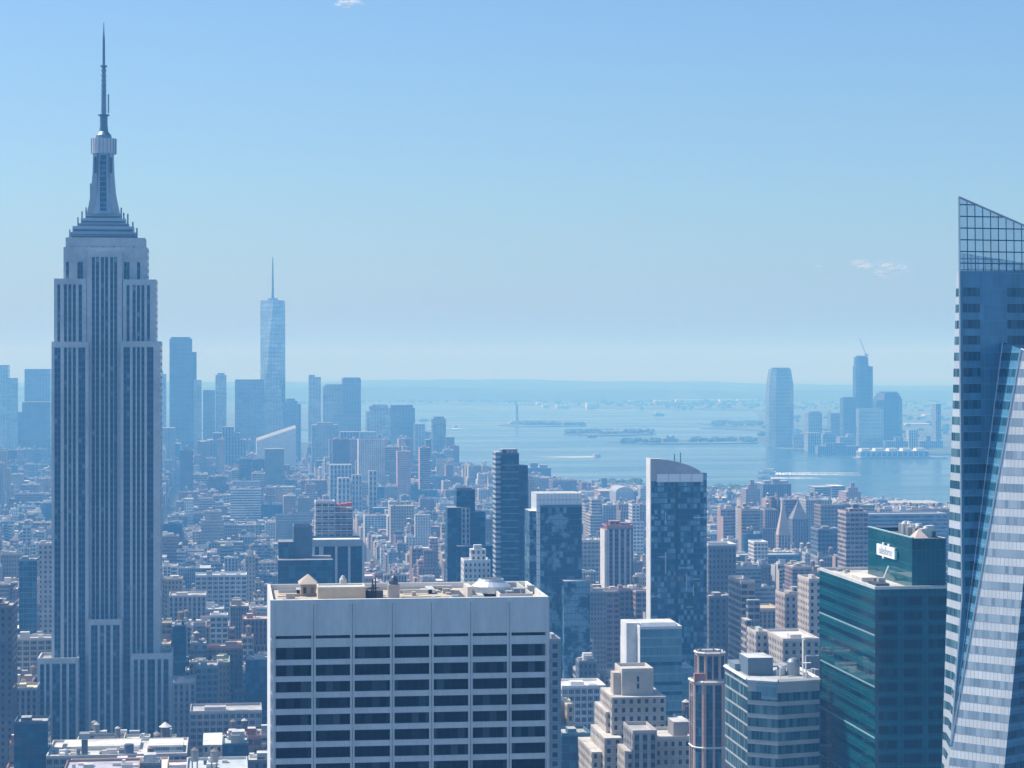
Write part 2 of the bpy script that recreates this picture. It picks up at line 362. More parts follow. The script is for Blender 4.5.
# ------------------------------------------------------------------ the limestone skyscraper
LIME = (.58, .6, .61)
def fx(px, Y): return xz(px, 400, Y)[0]
def fz(py, px, Y): return xz(px, py, Y)[1]
def skyscraper():
    Y = Ypx(105, 1300)
    r = root('limestone_skyscraper', 'tall stepped limestone skyscraper with a metal mast and needle antenna', 'skyscraper', (fx(105, Y), Y+20, 2))
    def tier(name, l, rr, yt, dy, dep, zb, strips, top=None, tt=LIME):
        y = Y+dy; z1 = fz(yt, 105, y); x0, x1 = fx(l, y), fx(rr, y)
        mb = MB(); mb.box(x0, x1, y, y+dep, zb, z1, 'stone', LIME, 'roofing', (.4, .39, .37), bay=4.2, fl=3.9, sides={1: 'strip_wall', 3: 'strip_wall'})
        mb.ring((x0, x1, y, y+dep), z1+.003, z1+1.6, .8, 'stone', LIME)
        # piers stand proud between the strips
        edges = sorted([(a, c) for a, c, n in strips]); gaps = []
        for (a, c), (a2, c2) in zip(edges, edges[1:]): gaps.append((c, a2))
        yt2 = yt+(3 if name != 'crown' else 12)
        for a, c in gaps:
            if c-a > .9: mb.box(fx(a+.1, y), fx(c-.1, y), y-(.9 if c-a > 1.6 else .45), y-.003, zb, fz(yt2-1.5, 105, y), 'stone', LIME)
        body = part(name, mb, r)
        for a, c, n in strips:
            s = MB(); zt = fz(yt2, 105, y)
            yb = y-.05; k = max(1, round((zt-zb)/3.75)); q = random.randrange(50)*7
            s.face([(fx(a, y), yb, zb), (fx(c, y), yb, zb), (fx(c, y), yb, zt), (fx(a, y), yb, zt)], 'spire_strip', (.07, .14, .2), [(q, 0), (q+n, 0), (q+n, k), (q, k)])
            part('window_strip', s, r, under=body)
        return x0, x1, z1
    cen = [(91.8, 94.9, 1), (96.0, 99.1, 1), (101, 104, 1), (105.1, 108.1, 1), (110.2, 113.2, 1), (114.2, 117.2, 1)]
    zb = 2
    tier('base_wing', 37.5, 78.5, 660, 0, 26, zb, [(40, 44.2, 1), (46.2, 49.6, 1), (52.3, 60, 2), (62, 66.5, 1), (69, 75.6, 2)])
    tier('base_wing', 131, 172.5, 657, 0, 26, zb, [(133.8, 137.8, 1), (140, 144.5, 1), (147.5, 155, 2), (157.5, 161, 1), (163.5, 168.5, 1)])
    tier('base_bay', 88.5, 122, 622, 6, 30, zb, [(91, 97.6, 2), (100, 104, 1), (106.2, 110.4, 1), (113, 119.6, 2)])
    tier('shaft_wing', 51.5, 88.6, 344.5, 12, 40, zb, [(54.4, 60.6, 2), (64.0, 67.0, 1), (68.4, 71.4, 1), (72.8, 75.8, 1), (78.4, 85.2, 2)])
    tier('shaft_wing', 120.6, 160.4, 344, 12, 40, zb, [(123.4, 130, 2), (132.6, 135.6, 1), (137, 140, 1), (141.4, 144.4, 1), (147, 153.4, 2)])
    tier('shaft_bay', 87, 122, 254, 19, 30, zb, cen)
    tier('upper_wing', 54, 86.4, 281.5, 19, 32, 200, [(57.4, 60.2, 1), (64.0, 67.0, 1), (68.4, 71.4, 1), (72.8, 75.8, 1), (78.6, 82, 1)])
    tier('upper_wing', 123, 156, 282, 19, 32, 200, [(126.5, 129.5, 1), (132.6, 135.6, 1), (137, 140, 1), (141.4, 144.4, 1), (147, 150, 1)])
    x0, x1, zc = tier('crown', 63.5, 147.5, 250, 24, 26, 200, [(66, 69, 1), (77.5, 83, 2)]+cen+[(124, 129.5, 2), (137, 140.2, 1)])
    y = Y+24
    mb = MB(); a, c = fx(65.5, y), fx(145, y); z2 = fz(237.5, 105, y)
    mb.box(a, c, y+1.2, y+25, zc+.01, z2, 'stone', LIME, 'roofing', (.3, .33, .36)); part('observation_deck', mb, r)
    for px in (72, 92.5, 103.5, 114, 134):      # openings of the deck storey
        s = MB(); s.box(fx(px-1.4, y), fx(px+1.4, y), y+1.05, y+1.197, fz(250, px, y)+.3, fz(246, px, y), 'smooth_glass', (.25, .3, .36)); part('window', s, r)
    cx, cy = fx(102.6, y), y+13
    def pz(py): return zat(py, cx*SA+cy*CA)
    k = (cx*SA+cy*CA)/F_PX
    mt = (.42, .5, .56)
    for hw, ya, yb, t in ((32.5, 237, 233, (.32, .4, .46)), (30, 233, 227, mt), (25, 227, 224, (.24, .3, .36)), (22, 224, 219, mt), (17, 219, 214.5, (.36, .43, .5))):
        s = MB(); h = hw*k; s.box(cx-h, cx+h, cy-h*.42, cy+h*.42, pz(ya)+.004, pz(yb), 'metal', t); part('crown_step', s, r)
        s = MB(); s.box(cx-h+.5, cx+h-.5, cy-h*.42-.3, cy-h*.42-.01, pz(ya)+.5, (pz(ya)+pz(yb))/2, 'smooth_glass', (.06, .1, .14)); part('window_band', s, r)
    # flaring mast with its buttress fins
    s = MB(); s.cone(cx, cy, [(14.5*k, pz(214.4)), (12*k, pz(205)), (10.6*k, pz(190)), (9.8*k, pz(170)), (9.4*k, pz(154))], 'metal', mt, 16); part('mast', s, r)
    for sx in (-1, 1):
        s = MB(); P = [(6, 154.4), (9.9, 154.4), (10.6, 175), (12.2, 195), (16.2, 214.3), (6, 214.3)]
        fr = [(cx+sx*q*k, cy-9.5*k, pz(yy)) for q, yy in P]; bk = [(cx+sx*q*k, cy+2*k, pz(yy)) for q, yy in P]
        if sx > 0: fr.reverse(); bk.reverse()
        s.face(fr, 'metal', (.4, .45, .5)); s.face(list(reversed(bk)), 'metal', mt)
        for i in range(6): j = (i+1) % 6; s.face([fr[j], fr[i], bk[i], bk[j]], 'metal', (.34, .4, .45))
        part('buttress', s, r)
        for ya, yb in ((158, 174),):
            s = MB(); xa = cx+sx*7.6*k; s.box(xa-1.1*k, xa+1.1*k, cy-9.5*k-.3, cy-9.5*k-.02, pz(yb), pz(ya), 'smooth_glass', (.04, .08, .12)); part('slot_window', s, r)
    s = MB(); s.box(cx-3.2*k, cx+3.2*k, cy-13.5*k, cy-9.4*k, pz(214), pz(156), 'curtain_wall', (.3, .4, .46), bay=1.4, fl=3); part('glass_shaft', s, r)
    s = MB(); s.cone(cx, cy, [(12*k, pz(154)), (12.2*k, pz(139))], 'panel_wall', (.66, .7, .74), 20); drum = part('drum', s, r)
    for i in range(20):
        a = 2*math.pi*i/20; s = MB(); s.bar((cx+12.4*k*math.cos(a), cy+12.4*k*math.sin(a), pz(154)), (cx+12.4*k*math.cos(a), cy+12.4*k*math.sin(a), pz(138.6)), .16, 'metal', (.25, .3, .36)); part('drum_rib', s, r, under=drum)
    s = MB(); s.cone(cx, cy, [(8*k, pz(139)), (7.6*k, pz(135.5)), (5.6*k, pz(133)), (4.4*k, pz(131.5))], 'metal', (.16, .22, .28), 16); part('dome', s, r)
    s = MB(); s.cone(cx, cy, [(4.6*k, pz(131.5)), (3.9*k, pz(125)), (3.9*k, pz(115.5))], 'metal', (.14, .2, .26), 10); part('antenna_base', s, r)
    s = MB(); s.cone(cx, cy, [(5.8*k, pz(115.8)), (5.8*k, pz(114.6))], 'metal', (.14, .2, .26), 10, True); part('antenna_platform', s, r)
    s = MB(); s.cone(cx, cy, [(2.6*k, pz(114.5)), (2.4*k, pz(95)), (2.0*k, pz(66))], 'metal', (.2, .27, .34), 8)
    for yy in range(70, 112, 5): s.cone(cx, cy, [(3.1*k, pz(yy+.9)), (3.1*k, pz(yy))], 'metal', (.28, .34, .4), 8)
    s.cone(cx, cy, [(3.6*k, pz(66.8)), (3.6*k, pz(65.6))], 'metal', (.14, .2, .26), 8); part('antenna_lattice', s, r)
    s = MB(); s.cone(cx, cy, [(1.4*k, pz(66)), (1.25*k, pz(40)), (.6*k, pz(31)), (.25*k, pz(22))], 'metal', (.14, .2, .27), 8); part('needle', s, r)
    for dx, ya, yb in ((4.9, 114, 95), (-12.5, 205, 184), (17.5, 222, 208), (-17, 222, 208), (24, 230, 214), (-25, 230, 218), (29, 236, 222), (-21, 230, 212), (20, 224, 213), (33, 240, 228), (-33, 240, 230)):
        s = MB(); s.bar((cx+dx*k, cy-4, pz(ya)), (cx+dx*k, cy-4, pz(yb)), .45, 'metal', (.2, .26, .32)); part('whip_antenna', s, r)
    hero(36, 174, 742, 1290, 25, 'limestone skyscraper', (fx(30, Y), fx(178, Y), Y-4, Y+64), 260)
skyscraper()

# ------------------------------------------------------------------ the white office slab
def slab():
    Y = Ypx(270, 500); x0 = fx(270.3, Y); x1 = fx(548.8, Y); zt = fz(600.3, 270, Y); D = 36.5
    C = (.78, .78, .77)
    r = root('white_office_slab', 'broad white concrete office slab with dark ribbon windows and a cluttered terrace roof', 'office building', ((x0+x1)/2, Y+D/2, 2))
    y = Y; w_ = x1-x0
    def fp(px): return x0+(px-270.3)/(548.8-270.3)*w_
    zr = zt-1.3
    mb = MB()
    lines = [273.6, 313, 351.5, 391.2, 430.4, 469.6, 508.7, 547.4]; hw = .55
    m_ = .501*.0+1
    def fzz(py): return zat(py, 500.)
    tops = []
    # window rows (picture heights on the left-hand corner)
    rows = [(648.0, 660.2), (665.6, 676.8)]
    yy = 682.2
    while len(rows) < 14: rows.append((yy, yy+10.8)); yy += 16.5
    zl = [(fzz(b_), fzz(a_)) for a_, b_ in rows]
    dep = .5
    # frame: concrete in real relief round every recessed window
    slots = (fzz(639.4), fzz(636.2))
    cuts = [zt]+[slots[1], slots[0]]
    for zb_, zt_ in zl: cuts += [zt_, zb_]
    yb = y+dep
    for i in range(0, len(cuts)-1, 2): mb.box(x0, x1, y, y+dep-.004, cuts[i+1], cuts[i], 'streaked_concrete', C, bottom=True)
    mb.box(x0, x1, y, y+dep-.004, 2, cuts[-1], 'streaked_concrete', C)
    mb.box(x0, x1, yb, y+D, 2, zr, 'streaked_concrete', C, 'roofing', (.6, .52, .42), sides={1: 'ribbon_wall', 3: 'streaked_concrete'})
    part('wall', mb, r)
    for i, px in enumerate(lines):
        for dx in ((-.3, .3) if 0 < i < 7 else (0,)):
            s = MB(); X = fp(px)+dx; s.box(X-.17, X+.17, y-.35, y+dep-.01, 2, zt-.9, 'streaked_concrete', (.8, .8, .79)); part('rib', s, r)
        s = MB(); X = fp(px); s.box(X-.5, X+.5, y+.1, y+dep-.02, 2, zt-1.0, 'streaked_concrete', (.6, .6, .6)); part('rib_groove', s, r)
    for a, c in zip(lines, lines[1:]):
        xa, xb = fp(a)+.3, fp(c)-.3
        for n_, (zb_, zt_) in [('louver_slot', slots)]+[('window', q) for q in zl]:
            q0 = random.randrange(300); s = MB(); s.face([(xa-.6, yb-.05, zb_), (xb+.6, yb-.05, zb_), (xb+.6, yb-.05, zt_), (xa-.6, yb-.05, zt_)], 'slab_window' if n_ == 'window' else 'window_glass', (.02, .03, .04), [(q0, 0), (q0+6, 0), (q0+6, .999), (q0, .999)])
            part(n_, s, r)
    s = MB(); s.ring((x0, x1, y+dep, y+D), zr+.003, zt, .7, 'streaked_concrete', (.74, .73, .7)); part('parapet', s, r)
    # things on the terrace belong to the roof
    def px_at(px, yy): return fx(px, yy)
    yq = Y+20
    s = MB(); a, c = px_at(301, yq), px_at(316, yq); s.box(a, c, yq, yq+7, zr, zr+2.8, 'punched_wall', (.46, .38, .3), bay=1.6, fl=2.2); pav = part('pavilion', s, r)
    s = MB(); e = .5; P = [(a-e, yq-e), (c+e, yq-e), (c+e, yq+7+e), (a-e, yq+7+e)]; ap = ((a+c)/2, yq+3.5, zr+4.9)
    for i in range(4): q, q2 = P[i], P[(i+1) % 4]; s.face([(*q, zr+2.8), (*q2, zr+2.8), ap], 'plain', (.55, .46, .38))
    s.face([(*q, zr+2.79) for q in P], 'plain', (.3, .26, .22)); part('pavilion_roof', s, r, under=pav)
    yq = Y+9; s = MB(); a, c = px_at(318, yq), px_at(365.5, yq); s.box(a, c, yq, yq+7, zr, zr+2.9, 'plain', (.6, .5, .37), 'roofing', (.7, .66, .58)); bh = part('bulkhead', s, r)
    s = MB(); s.ring((a, c, yq, yq+7), zr+2.903, zr+3.2, .3, 'plain', (.7, .66, .58)); part('bulkhead_coping', s, r, under=bh)
    yq = Y+14
    for px in (368, 371, 373, 376):
        s = MB(); X = px_at(px, yq); s.bar((X, yq, zr), (X+random.uniform(-.8, .8), yq, zr+random.uniform(2, 5)), .16, 'metal', (.06, .07, .09)); s.bar((X-.7, yq, zr+2.2), (X+.8, yq, zr+2.4), .12, 'metal', (.06, .07, .09)); part('antenna', s, r)
    s = MB(); X = px_at(372, yq); s.box(X-1.6, X+2.6, yq+.6, yq+2.6, zr, zr+1.6, 'metal', (.08, .09, .11)); part('equipment_cabinet', s, r)
    yq = Y+12; s = MB(); X = px_at(394, yq); s.box(X-1.3, X+1.3, yq, yq+2.6, zr, zr+3.2, 'plain', (.55, .5, .44)); ch_ = part('chimney', s, r)
    s = MB(); s.cone(X, yq+1.3, [(1.1, zr+3.2), (1.1, zr+4), (.7, zr+4.8), (.3, zr+5.2)], 'metal', (.12, .14, .17), 12); part('chimney_cowl', s, r, under=ch_)
    yq = Y+28; s = MB(); X = px_at(343, yq); s.cone(X, yq, [(.9, zr), (.9, zr+3), (.3, zr+4)], 'plain', (.6, .6, .6), 10); part('vent_stack', s, r)
    yq = Y+10; s = MB(); a, c = px_at(454, yq), px_at(466, yq); s.box(a, c, yq, yq+16, zr+.02, zr+.35, 'plain', (.07, .08, .1)); part('painted_opening', s, r)  # thin black slab painted as a dark opening in the roof
    s = MB(); s.box(px_at(467.5, yq), px_at(472.5, yq), yq, yq+9, zr, zr+2.7, 'plain', (.64, .58, .5)); part('bulkhead', s, r)
    yq = Y+17; X = px_at(491, yq); s = MB(); s.cone(X, yq, [(4.6, zr+.8), (4.6, zr+2.3), (3.2, zr+3.3), (2.9, zr+3.9)], 'metal', (.62, .66, .7), 22); ct = part('cooling_tower', s, r)
    s = MB(); s.cone(X, yq, [(2.4, zr+3.95), (2.4, zr+4.0)], 'plain', (.1, .12, .14), 18); part('fan_grille', s, r, under=ct)
    for q in range(5):
        s = MB(); a_ = q*1.2566; s.bar((X+3.6*math.cos(a_), yq+3.6*math.sin(a_), zr), (X+3.6*math.cos(a_), yq+3.6*math.sin(a_), zr+.85), .25, 'metal', (.2, .22, .25)); part('cooling_tower_leg', s, r, under=ct)
    yq = Y+6; a, c = px_at(502, yq), x1-3.5
    s = MB(); s.box(a, c, yq, Y+D-5, zr+.02, zr+.5, 'plain', (.12, .13, .15)); part('painted_pit', s, r)  # raised black slab, coloured as the shaded floor of a pit
    s = MB(); s.ring((a-.6, c+.6, yq-.6, Y+D-4.4), zr+.004, zr+1.5, .35, 'plain', (.62, .6, .57)); part('deck_screen', s, r)
    for i in range(4):
        s = MB(); X = a+1.5+i*2.1; s.box(X, X+1.5, yq+4+i*3, yq+6.5+i*3, zr+.5, zr+1.6+.3*(i % 2), 'metal', (.4, .43, .46)); part('rooftop_unit', s, r)
    def duct(path, w2, h, t, nm='duct'):
        s = MB()
        for (a0, b0), (a1, b1) in zip(path, path[1:]):
            xa, xb = sorted((px_at(a0, Y+b0), px_at(a1, Y+b1))); ya, yb_ = sorted((Y+b0, Y+b1)); hh = h+random.uniform(0, .02)
            s.box(xa-w2, xb+w2, ya-w2, yb_+w2, zr+.25, zr+.25+hh, 'metal', t, bottom=True)
        part(nm, s, r)
    duct([(405, 22), (430, 22), (430, 30), (450, 30)], .45, .8, (.6, .6, .58)); duct([(280, 26), (298, 26), (298, 31)], .35, .7, (.5, .5, .5)); duct([(402, 12), (440, 12)], .12, .2, (.3, .28, .26), 'pipe'); duct([(278, 17), (300, 17)], .1, .2, (.35, .3, .26), 'pipe'); duct([(330, 30), (420, 30)], .12, .25, (.4, .38, .34), 'pipe'); duct([(474, 9), (474, 27)], .3, .6, (.55, .55, .53))
    for q in range(9):
        s = MB(); X = px_at(402+q*5.6, Y+4); s.bar((X, Y+3.2, zr), (X, Y+3.2, zr+1.25), .07, 'metal', (.2, .2, .2)); part('railing_post', s, r)
    s = MB(); s.bar((px_at(400, Y+3.2), Y+3.2, zr+1.2), (px_at(450, Y+3.2), Y+3.2, zr+1.2), .06, 'metal', (.2, .2, .2)); part('railing', s, r)
    for q in range(14):
        s = MB(); X = px_at(random.uniform(276, 450), Y+15); yo = random.uniform(3, 32); w2 = random.uniform(.4, 2.4)
        s.box(X, X+w2, Y+yo, Y+yo+random.uniform(.5, 2), zr+.004, zr+random.uniform(.15, .9), 'plain', random.choice(((.25, .22, .2), (.5, .45, .4), (.7, .68, .64), (.36, .3, .26)))); part('roof_curb', s, r)
    for px, yo in ((290, 9), (286, 14), (443, 22), (420, 26), (400, 24), (432, 8)):
        s = MB(); X = px_at(px, Y+yo); s.box(X, X+random.uniform(.8, 2.2), Y+yo, Y+yo+1.5, zr, zr+random.uniform(.4, 1.3), 'plain', (.5, .46, .42)); part('roof_hatch', s, r)
    hero(268, 551, 768, 500, 578, 'white slab', (x0-2, x1+2, Y-2, Y+D+2), zt)
slab()

# ------------------------------------------------------------------ faceted glass tower
def pt(px, py, d): return tuple(at(px, d, zat(py, d)))
def faceted():
    r = root('faceted_glass_tower', 'huge faceted glass tower with a slanted pointed top and white horizontal bands', 'skyscraper', tuple(at(1010, 690, 2)))
    A = pt(959, 197, 655); AR = pt(1110, 263, 668); E = pt(962, 600, 652)
    def plane(a, b_, c):
        a, b_, c = Vector(a), Vector(b_), Vector(c); return a, (b_-a).cross(c-a).normalized()
    def on(px, py, pl):
        rx, ry = ray(px); v = Vector((rx, ry, -(py-HY)/F_PX)); e = Vector((0, 0, EYE)); k = (pl[0]-e).dot(pl[1])/v.dot(pl[1]); return tuple(e+v*k)
    PF = plane(A, E, AR)
    B = on(951, 745, PF); T0 = on(1003, 342, PF); T1 = pt(1021, 349, 641)
    PG = plane(B, T1, pt(1023, 584, 637)); PS = plane(pt(1023, 584, 637), pt(1130, 500, 672), on(1004, 768, PG))
    L1 = pt(941.5, 775, 668); LB = at(940.5, 669, 2)
    def ext(p, q, z):   # follow the line p-q down to height z
        k = (z-p[2])/(q[2]-p[2]); return tuple(p[i]+(q[i]-p[i])*k for i in range(3))
    G3 = on(946.5, 790, PG)
    Rt, Rb = pt(1023, 584, 637), on(1004, 768, PG)
    R0 = on(1046.5, 360, PG); Rz = ext(Rt, Rb, 2); Gz = ext(B, G3, 2)
    fl = 4.66; zs = [zat(752, 645)+fl*i for i in range(-12, 34)]
    back = [at(941, 700), at(1120, 715)]
    # narrow flank
    flank = [L1, E, A]; flank2 = [L1, B, E]
    zsn = zat(271, 655); s = MB(); planar(s, clip_z(flank, -9, zsn), 'shaded_frit', WHITE); planar(s, flank2, 'shaded_frit', WHITE); planar(s, [(LB[0], LB[1], 2), Gz, B, L1], 'shaded_frit', WHITE)
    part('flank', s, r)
    bands(r, 'window_band', flank, [z for z in zs if z < zat(285, 660)], 2.35, 'office_band', (.1, .2, .3), 1.5, .05, 3)
    bands(r, 'window_band', flank2, zs, 2.35, 'office_band', (.1, .2, .3), 1.5, .05, 3)
    # blue main face below the screen, glass screen above
    zsn = zat(271, 655)
    F1 = [E, B, T0, on(1110, 385, PF), AR, A]
    s = MB(); planar(s, clip_z(F1, -50, zsn), 'blue_facade_glass', WHITE); part('main_face', s, r)
    s = MB(); planar(s, clip_z(F1, zsn, 900), 'screen_glass', WHITE); part('glass_screen', s, r)
    for k, (pa, pb) in enumerate(((962, 981), (1011, 1040))):
        for i, z in enumerate(zs):
            if z < zat(640, 650) or z > zsn-5: continue
            q = clip_z([p_ for p_ in F1], z, z+2.6)
            if len(q) < 3: continue
            cut = []
            xa, xb = at(pa, 655).x, at(pb if z > zat(470, 655) else 1000, 655).x
            for lim, sg in ((xa, 1), (xb, -1)):
                out = []
                for j in range(len(q)):
                    p1, p2 = q[j], q[(j+1) % len(q)]; d1, d2 = (p1[0]-lim)*sg, (p2[0]-lim)*sg
                    if d1 >= 0: out.append(p1)
                    if (d1 >= 0) != (d2 >= 0): kk = d1/(d1-d2); out.append(tuple(p1[m_]+(p2[m_]-p1[m_])*kk for m_ in range(3)))
                q = out
                if len(q) < 3: break
            if len(q) < 3: continue
            s = MB(); planar(s, q, 'dark_band', (.06, .2, .3), 1.5, 1, .05, v_unit=2.61); s.uv = [(u+i*9, v) for u, v in s.uv]; part('window_band', s, r)
    # dark chamfer shaped in for the facet's shade, and white leaning facet
    ch = [B, T1, T0]
    s = MB(); planar(s, ch, 'blue_facade_glass', WHITE); part('shade_wedge', s, r)
    bands(r, 'window_band', ch, zs, 2.3, 'dark_band', (.1, .2, .28), 1.5, .05, 5)
    TR = pt(1100, 380, 640)
    facet = [Gz, Rz, Rt, ext(Rt, Rb, zat(470, 640)), TR, T1, B]
    facet = [Gz, Rz, R0, T1, B]
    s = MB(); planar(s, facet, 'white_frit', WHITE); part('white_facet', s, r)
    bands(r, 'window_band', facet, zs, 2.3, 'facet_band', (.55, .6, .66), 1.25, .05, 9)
    # the dark face beyond the white facet
    Q = [Rz, on(1130, 1000, PS), on(1130, 350, PS), R0]
    s = MB(); planar(s, Q, 'blue_facade_glass', WHITE); part('side_face', s, r)
    bands(r, 'window_band', Q, [z for z in zs if z < 245], 2.3, 'dark_band', (.06, .14, .2), 1.5, .05, 2)
    s = MB(); e1, e2 = at(1130, 720), at(960.5, 700); LB_ = (LB[0], LB[1], 2); fl_ = clip_z(flank, zsn-.01, 900)[0]
    s.face([(e1.x, e1.y, 2), (e2.x, e2.y, 2), (e2.x, e2.y, zsn), (e1.x, e1.y, zsn)], 'blue_facade_glass', WHITE)
    s.face([T0, T1, R0, on(1130, 350, PS), on(1110, 385, PF)], 'plain', (.3, .35, .4)); s.face([L1, LB_, (e2.x, e2.y, 2), (e2.x, e2.y, zsn), fl_], 'shaded_frit', WHITE); part('rear_face', s, r)
    s = MB(); f_ = clip_z(F1, zsn-.4, zsn); s.face([on(960.5, 271, PF), on(1110, 271, PF), (e1.x, e1.y, zsn), (e2.x, e2.y, zsn)], 'plain', (.4, .42, .44)); part('roof', s, r)
    s = MB(); planar(s, [(e2.x, e2.y, zsn), (e1.x, e1.y, zsn), (e1.x, e1.y, AR[2]-12), (e2.x, e2.y, A[2]-14)], 'screen_glass', WHITE); part('glass_screen', s, r)
    for p1, p2 in ((A, E), (A, AR), (E, B), (T0, B), (T1, B), (T1, R0)):
        s = MB(); s.bar(p1, p2, .3, 'metal', (.45, .55, .62)); part('edge_trim', s, r)
    x, y = at(940, 640), at(1130, 720)
    hero(941, 1100, 768, 640, 197, 'faceted tower', (x.x-2, x.x+80, x.y-10, x.y+75), 280)
faceted()

# ------------------------------------------------------------------ teal tower
def teal():
    X0, Zc = xz(875, 586.5, Ypx(875, 740)); Yf = Ypx(875, 740)
    rx, ry = ray(819.5); Yb = X0*ry/rx; X1 = fx(950, Yf)
    r = root('teal_glass_tower', 'dark teal glass office tower with a white rooftop sign on its upper block', 'office building', ((X0+X1)/2, Yf+20, 2))
    s = MB(); s.box(X0, X1, Yf, Yb, 2, Zc-1, 'teal_glass', WHITE, 'roofing', (.62, .58, .52), metres=True, sides={0: 'shaded_teal_glass'}); part('wall', s, r)
    s = MB(); s.ring((X0-.1, X1+.1, Yf-.1, Yb+.1), Zc-.99, Zc, .8, 'plain', (.62, .62, .6)); part('parapet', s, r)
    fl = 4.7; zs = [Zc-6.4-fl*i for i in range(14)]
    front = [(X0, Yf, 2), (X1, Yf, 2), (X1, Yf, Zc), (X0, Yf, Zc)]
    n = 3; wx = (X1-X0)/n
    for i, z in enumerate(zs):
        for q in range(n):
            xa, xb = X0+1.2+q*wx, X0+(q+1)*wx-.9
            s = MB(); k = i*31+q*7
            s.face([(xa, Yf-.05, z), (xb, Yf-.05, z), (xb, Yf-.05, z+2.9), (xa, Yf-.05, z+2.9)], 'teal_band', (.003, .03, .045), [(k, 0), (k+round((xb-xa)/1.6), 0), (k+round((xb-xa)/1.6), .99), (k, .99)]); part('window', s, r)
    left = [(X0, Yb, 2), (X0, Yf, 2), (X0, Yf, Zc), (X0, Yb, Zc)]
    bands(r, 'window_band', left, [z for z in zs if z > 70], 2.0, 'teal_band', (.006, .09, .11), 2.2, .05, 4)
    for z in (Zc-16.3, Zc-33.2, Zc-50, Zc-67):
        s = MB(); s.box(X0-.25, X0-.01, Yf, Yb, z, z+.45, 'metal', (.35, .55, .58)); part('string_course', s, r)
    # upper block
    Yu = Ypx(912, 745); Xu, Zu = xz(912, 542.6, Yu); rx, ry = ray(868); Yub = Xu*ry/rx; Xe = X1-.3
    s = MB(); s.box(Xu, Xe, Yu, Yub, Zc-.99, Zu, 'teal_glass', WHITE, 'roofing', (.1, .11, .12), metres=True, sides={0: 'shaded_teal_glass'}); part('upper_block', s, r)
    s = MB(); s.ring((Xu, Xe, Yu, Yub), Zu+.003, Zu+1.4, .5, 'teal_glass', WHITE); part('screen_wall', s, r)
    s = MB(); s.box(Xu-.2, Xu+.7, Yu-.1, Yub+.1, Zu+1.403, Zu+1.75, 'metal', (.4, .62, .66)); part('coping', s, r)
    s = MB(); ya = Yu+4; P = [(Xu+.8, Yu+.6), (Xu+7, Yu+.6), (Xu+7, Yu+9), (Xu+.8, Yu+9)]; ap = (Xu+3.8, Yu+4.8, Zu+4.2)
    for i in range(4): s.face([(*P[i], Zu+.4), (*P[(i+1) % 4], Zu+.4), ap], 'plain', (.6, .48, .42))
    part('skylight_roof', s, r)
    for i in range(20):
        s = MB(); X = Xu+5+random.random()*(Xe-Xu-8); y = Yu+4+random.random()*(Yub-Yu)*.55
        if i % 3: s.box(X, X+random.uniform(1.2, 3), y, y+3, Zu+.003, Zu+random.uniform(2.4, 5), 'metal', random.choice(((.1, .12, .14), (.4, .4, .4), (.65, .62, .6)))); part('rooftop_unit', s, r)
        else: s.cone(X, y, [(1.3, Zu), (1.3, Zu+4.2), (.9, Zu+5)], 'metal', (.6, .6, .6), 12); part('vent_drum', s, r)
    # roof of the lower block
    zr = Zc-.99; rw = X0+2
    s = MB(); s.box(X0+2.5, X0+7, Yf+7, Yf+17, zr, zr+1.2, 'plain', (.06, .07, .08)); part('roof_track', s, r)
    s = MB(); s.box(X0+2.4, X0+8, Yf+24, Yf+42, zr, zr+1.6, 'roofing', (.72, .68, .6)); part('roof_deck', s, r)
    s = MB(); a = (X0+6.3, Yf+13, zr+1.2); s.bar(a, (X0+8.5, Yf+13, zr+6.5), .3, 'plain', (.75, .75, .73)); s.box(X0+4.8, X0+7.2, Yf+12, Yf+14.5, zr+1.2, zr+2.6, 'metal', (.5, .5, .5)); part('cleaning_crane', s, r)
    for i in range(7):
        s = MB(); y = Yf+10+i*9; s.box(X0+3+random.random()*6, X0+5+random.random()*7, y, y+3, zr, zr+random.uniform(.8, 2), 'metal', (.3, .3, .3)); part('rooftop_unit', s, r)
    # sign board on the flank of the upper block, its panel in the upright plane facing the camera side
    r2 = root('rooftop_sign', 'white rooftop sign board with grey lettering fixed to the teal tower', 'sign', (Xu-.1, (Yu+Yub)/2, Zu-14))
    def yp(px): q, w2 = ray(px); return Xu*w2/q
    y0, y1 = yp(896.5), yp(878.5); zc = zat(551.5, Xu*SA+yp(888)*CA); h = 1.9
    s = MB(); s.box(Xu-.7, Xu-.2, y0, y1, zc-h, zc+h, 'plain', (.85, .86, .88), bottom=True); board = part('board', s, r2)
    for q in (.25, .55):
        for a_, b_ in ((h, h+.9), (-h-.8, -h)):
            if (q, a_) == (.25, -h-.8): continue
            s = MB(); y = y0+(y1-y0)*(q+.1); s.box(Xu-.68, Xu-.25, y-.8, y+.8, zc+a_+.003, zc+b_-.003, 'plain', (.85, .86, .88), bottom=True); part('bracket', s, r2)
    s = MB(); s.box(Xu-.66, Xu-.25, y0-2.2, y0-.01, zc-h*.9, zc+h*.55, 'plain', (.02, .2, .22), bottom=True); part('end_panel', s, r2)
    fc = bpy.data.curves.new('lettering', 'FONT'); fc.body = 'salesforce'; fc.align_x = 'CENTER'; fc.align_y = 'CENTER'; fc.size = (y1-y0)*.18; fc.extrude = .02
    tm, tn, tp = newmat('letter_grey'); tp.inputs['Base Color'].default_value = (.32, .33, .4, 1)
    tmp = bpy.data.objects.new('lettering_curve', fc); COL.objects.link(tmp); bpy.context.view_layer.update()
    me = bpy.data.meshes.new_from_object(tmp.evaluated_get(bpy.context.evaluated_depsgraph_get())); bpy.data.objects.remove(tmp)
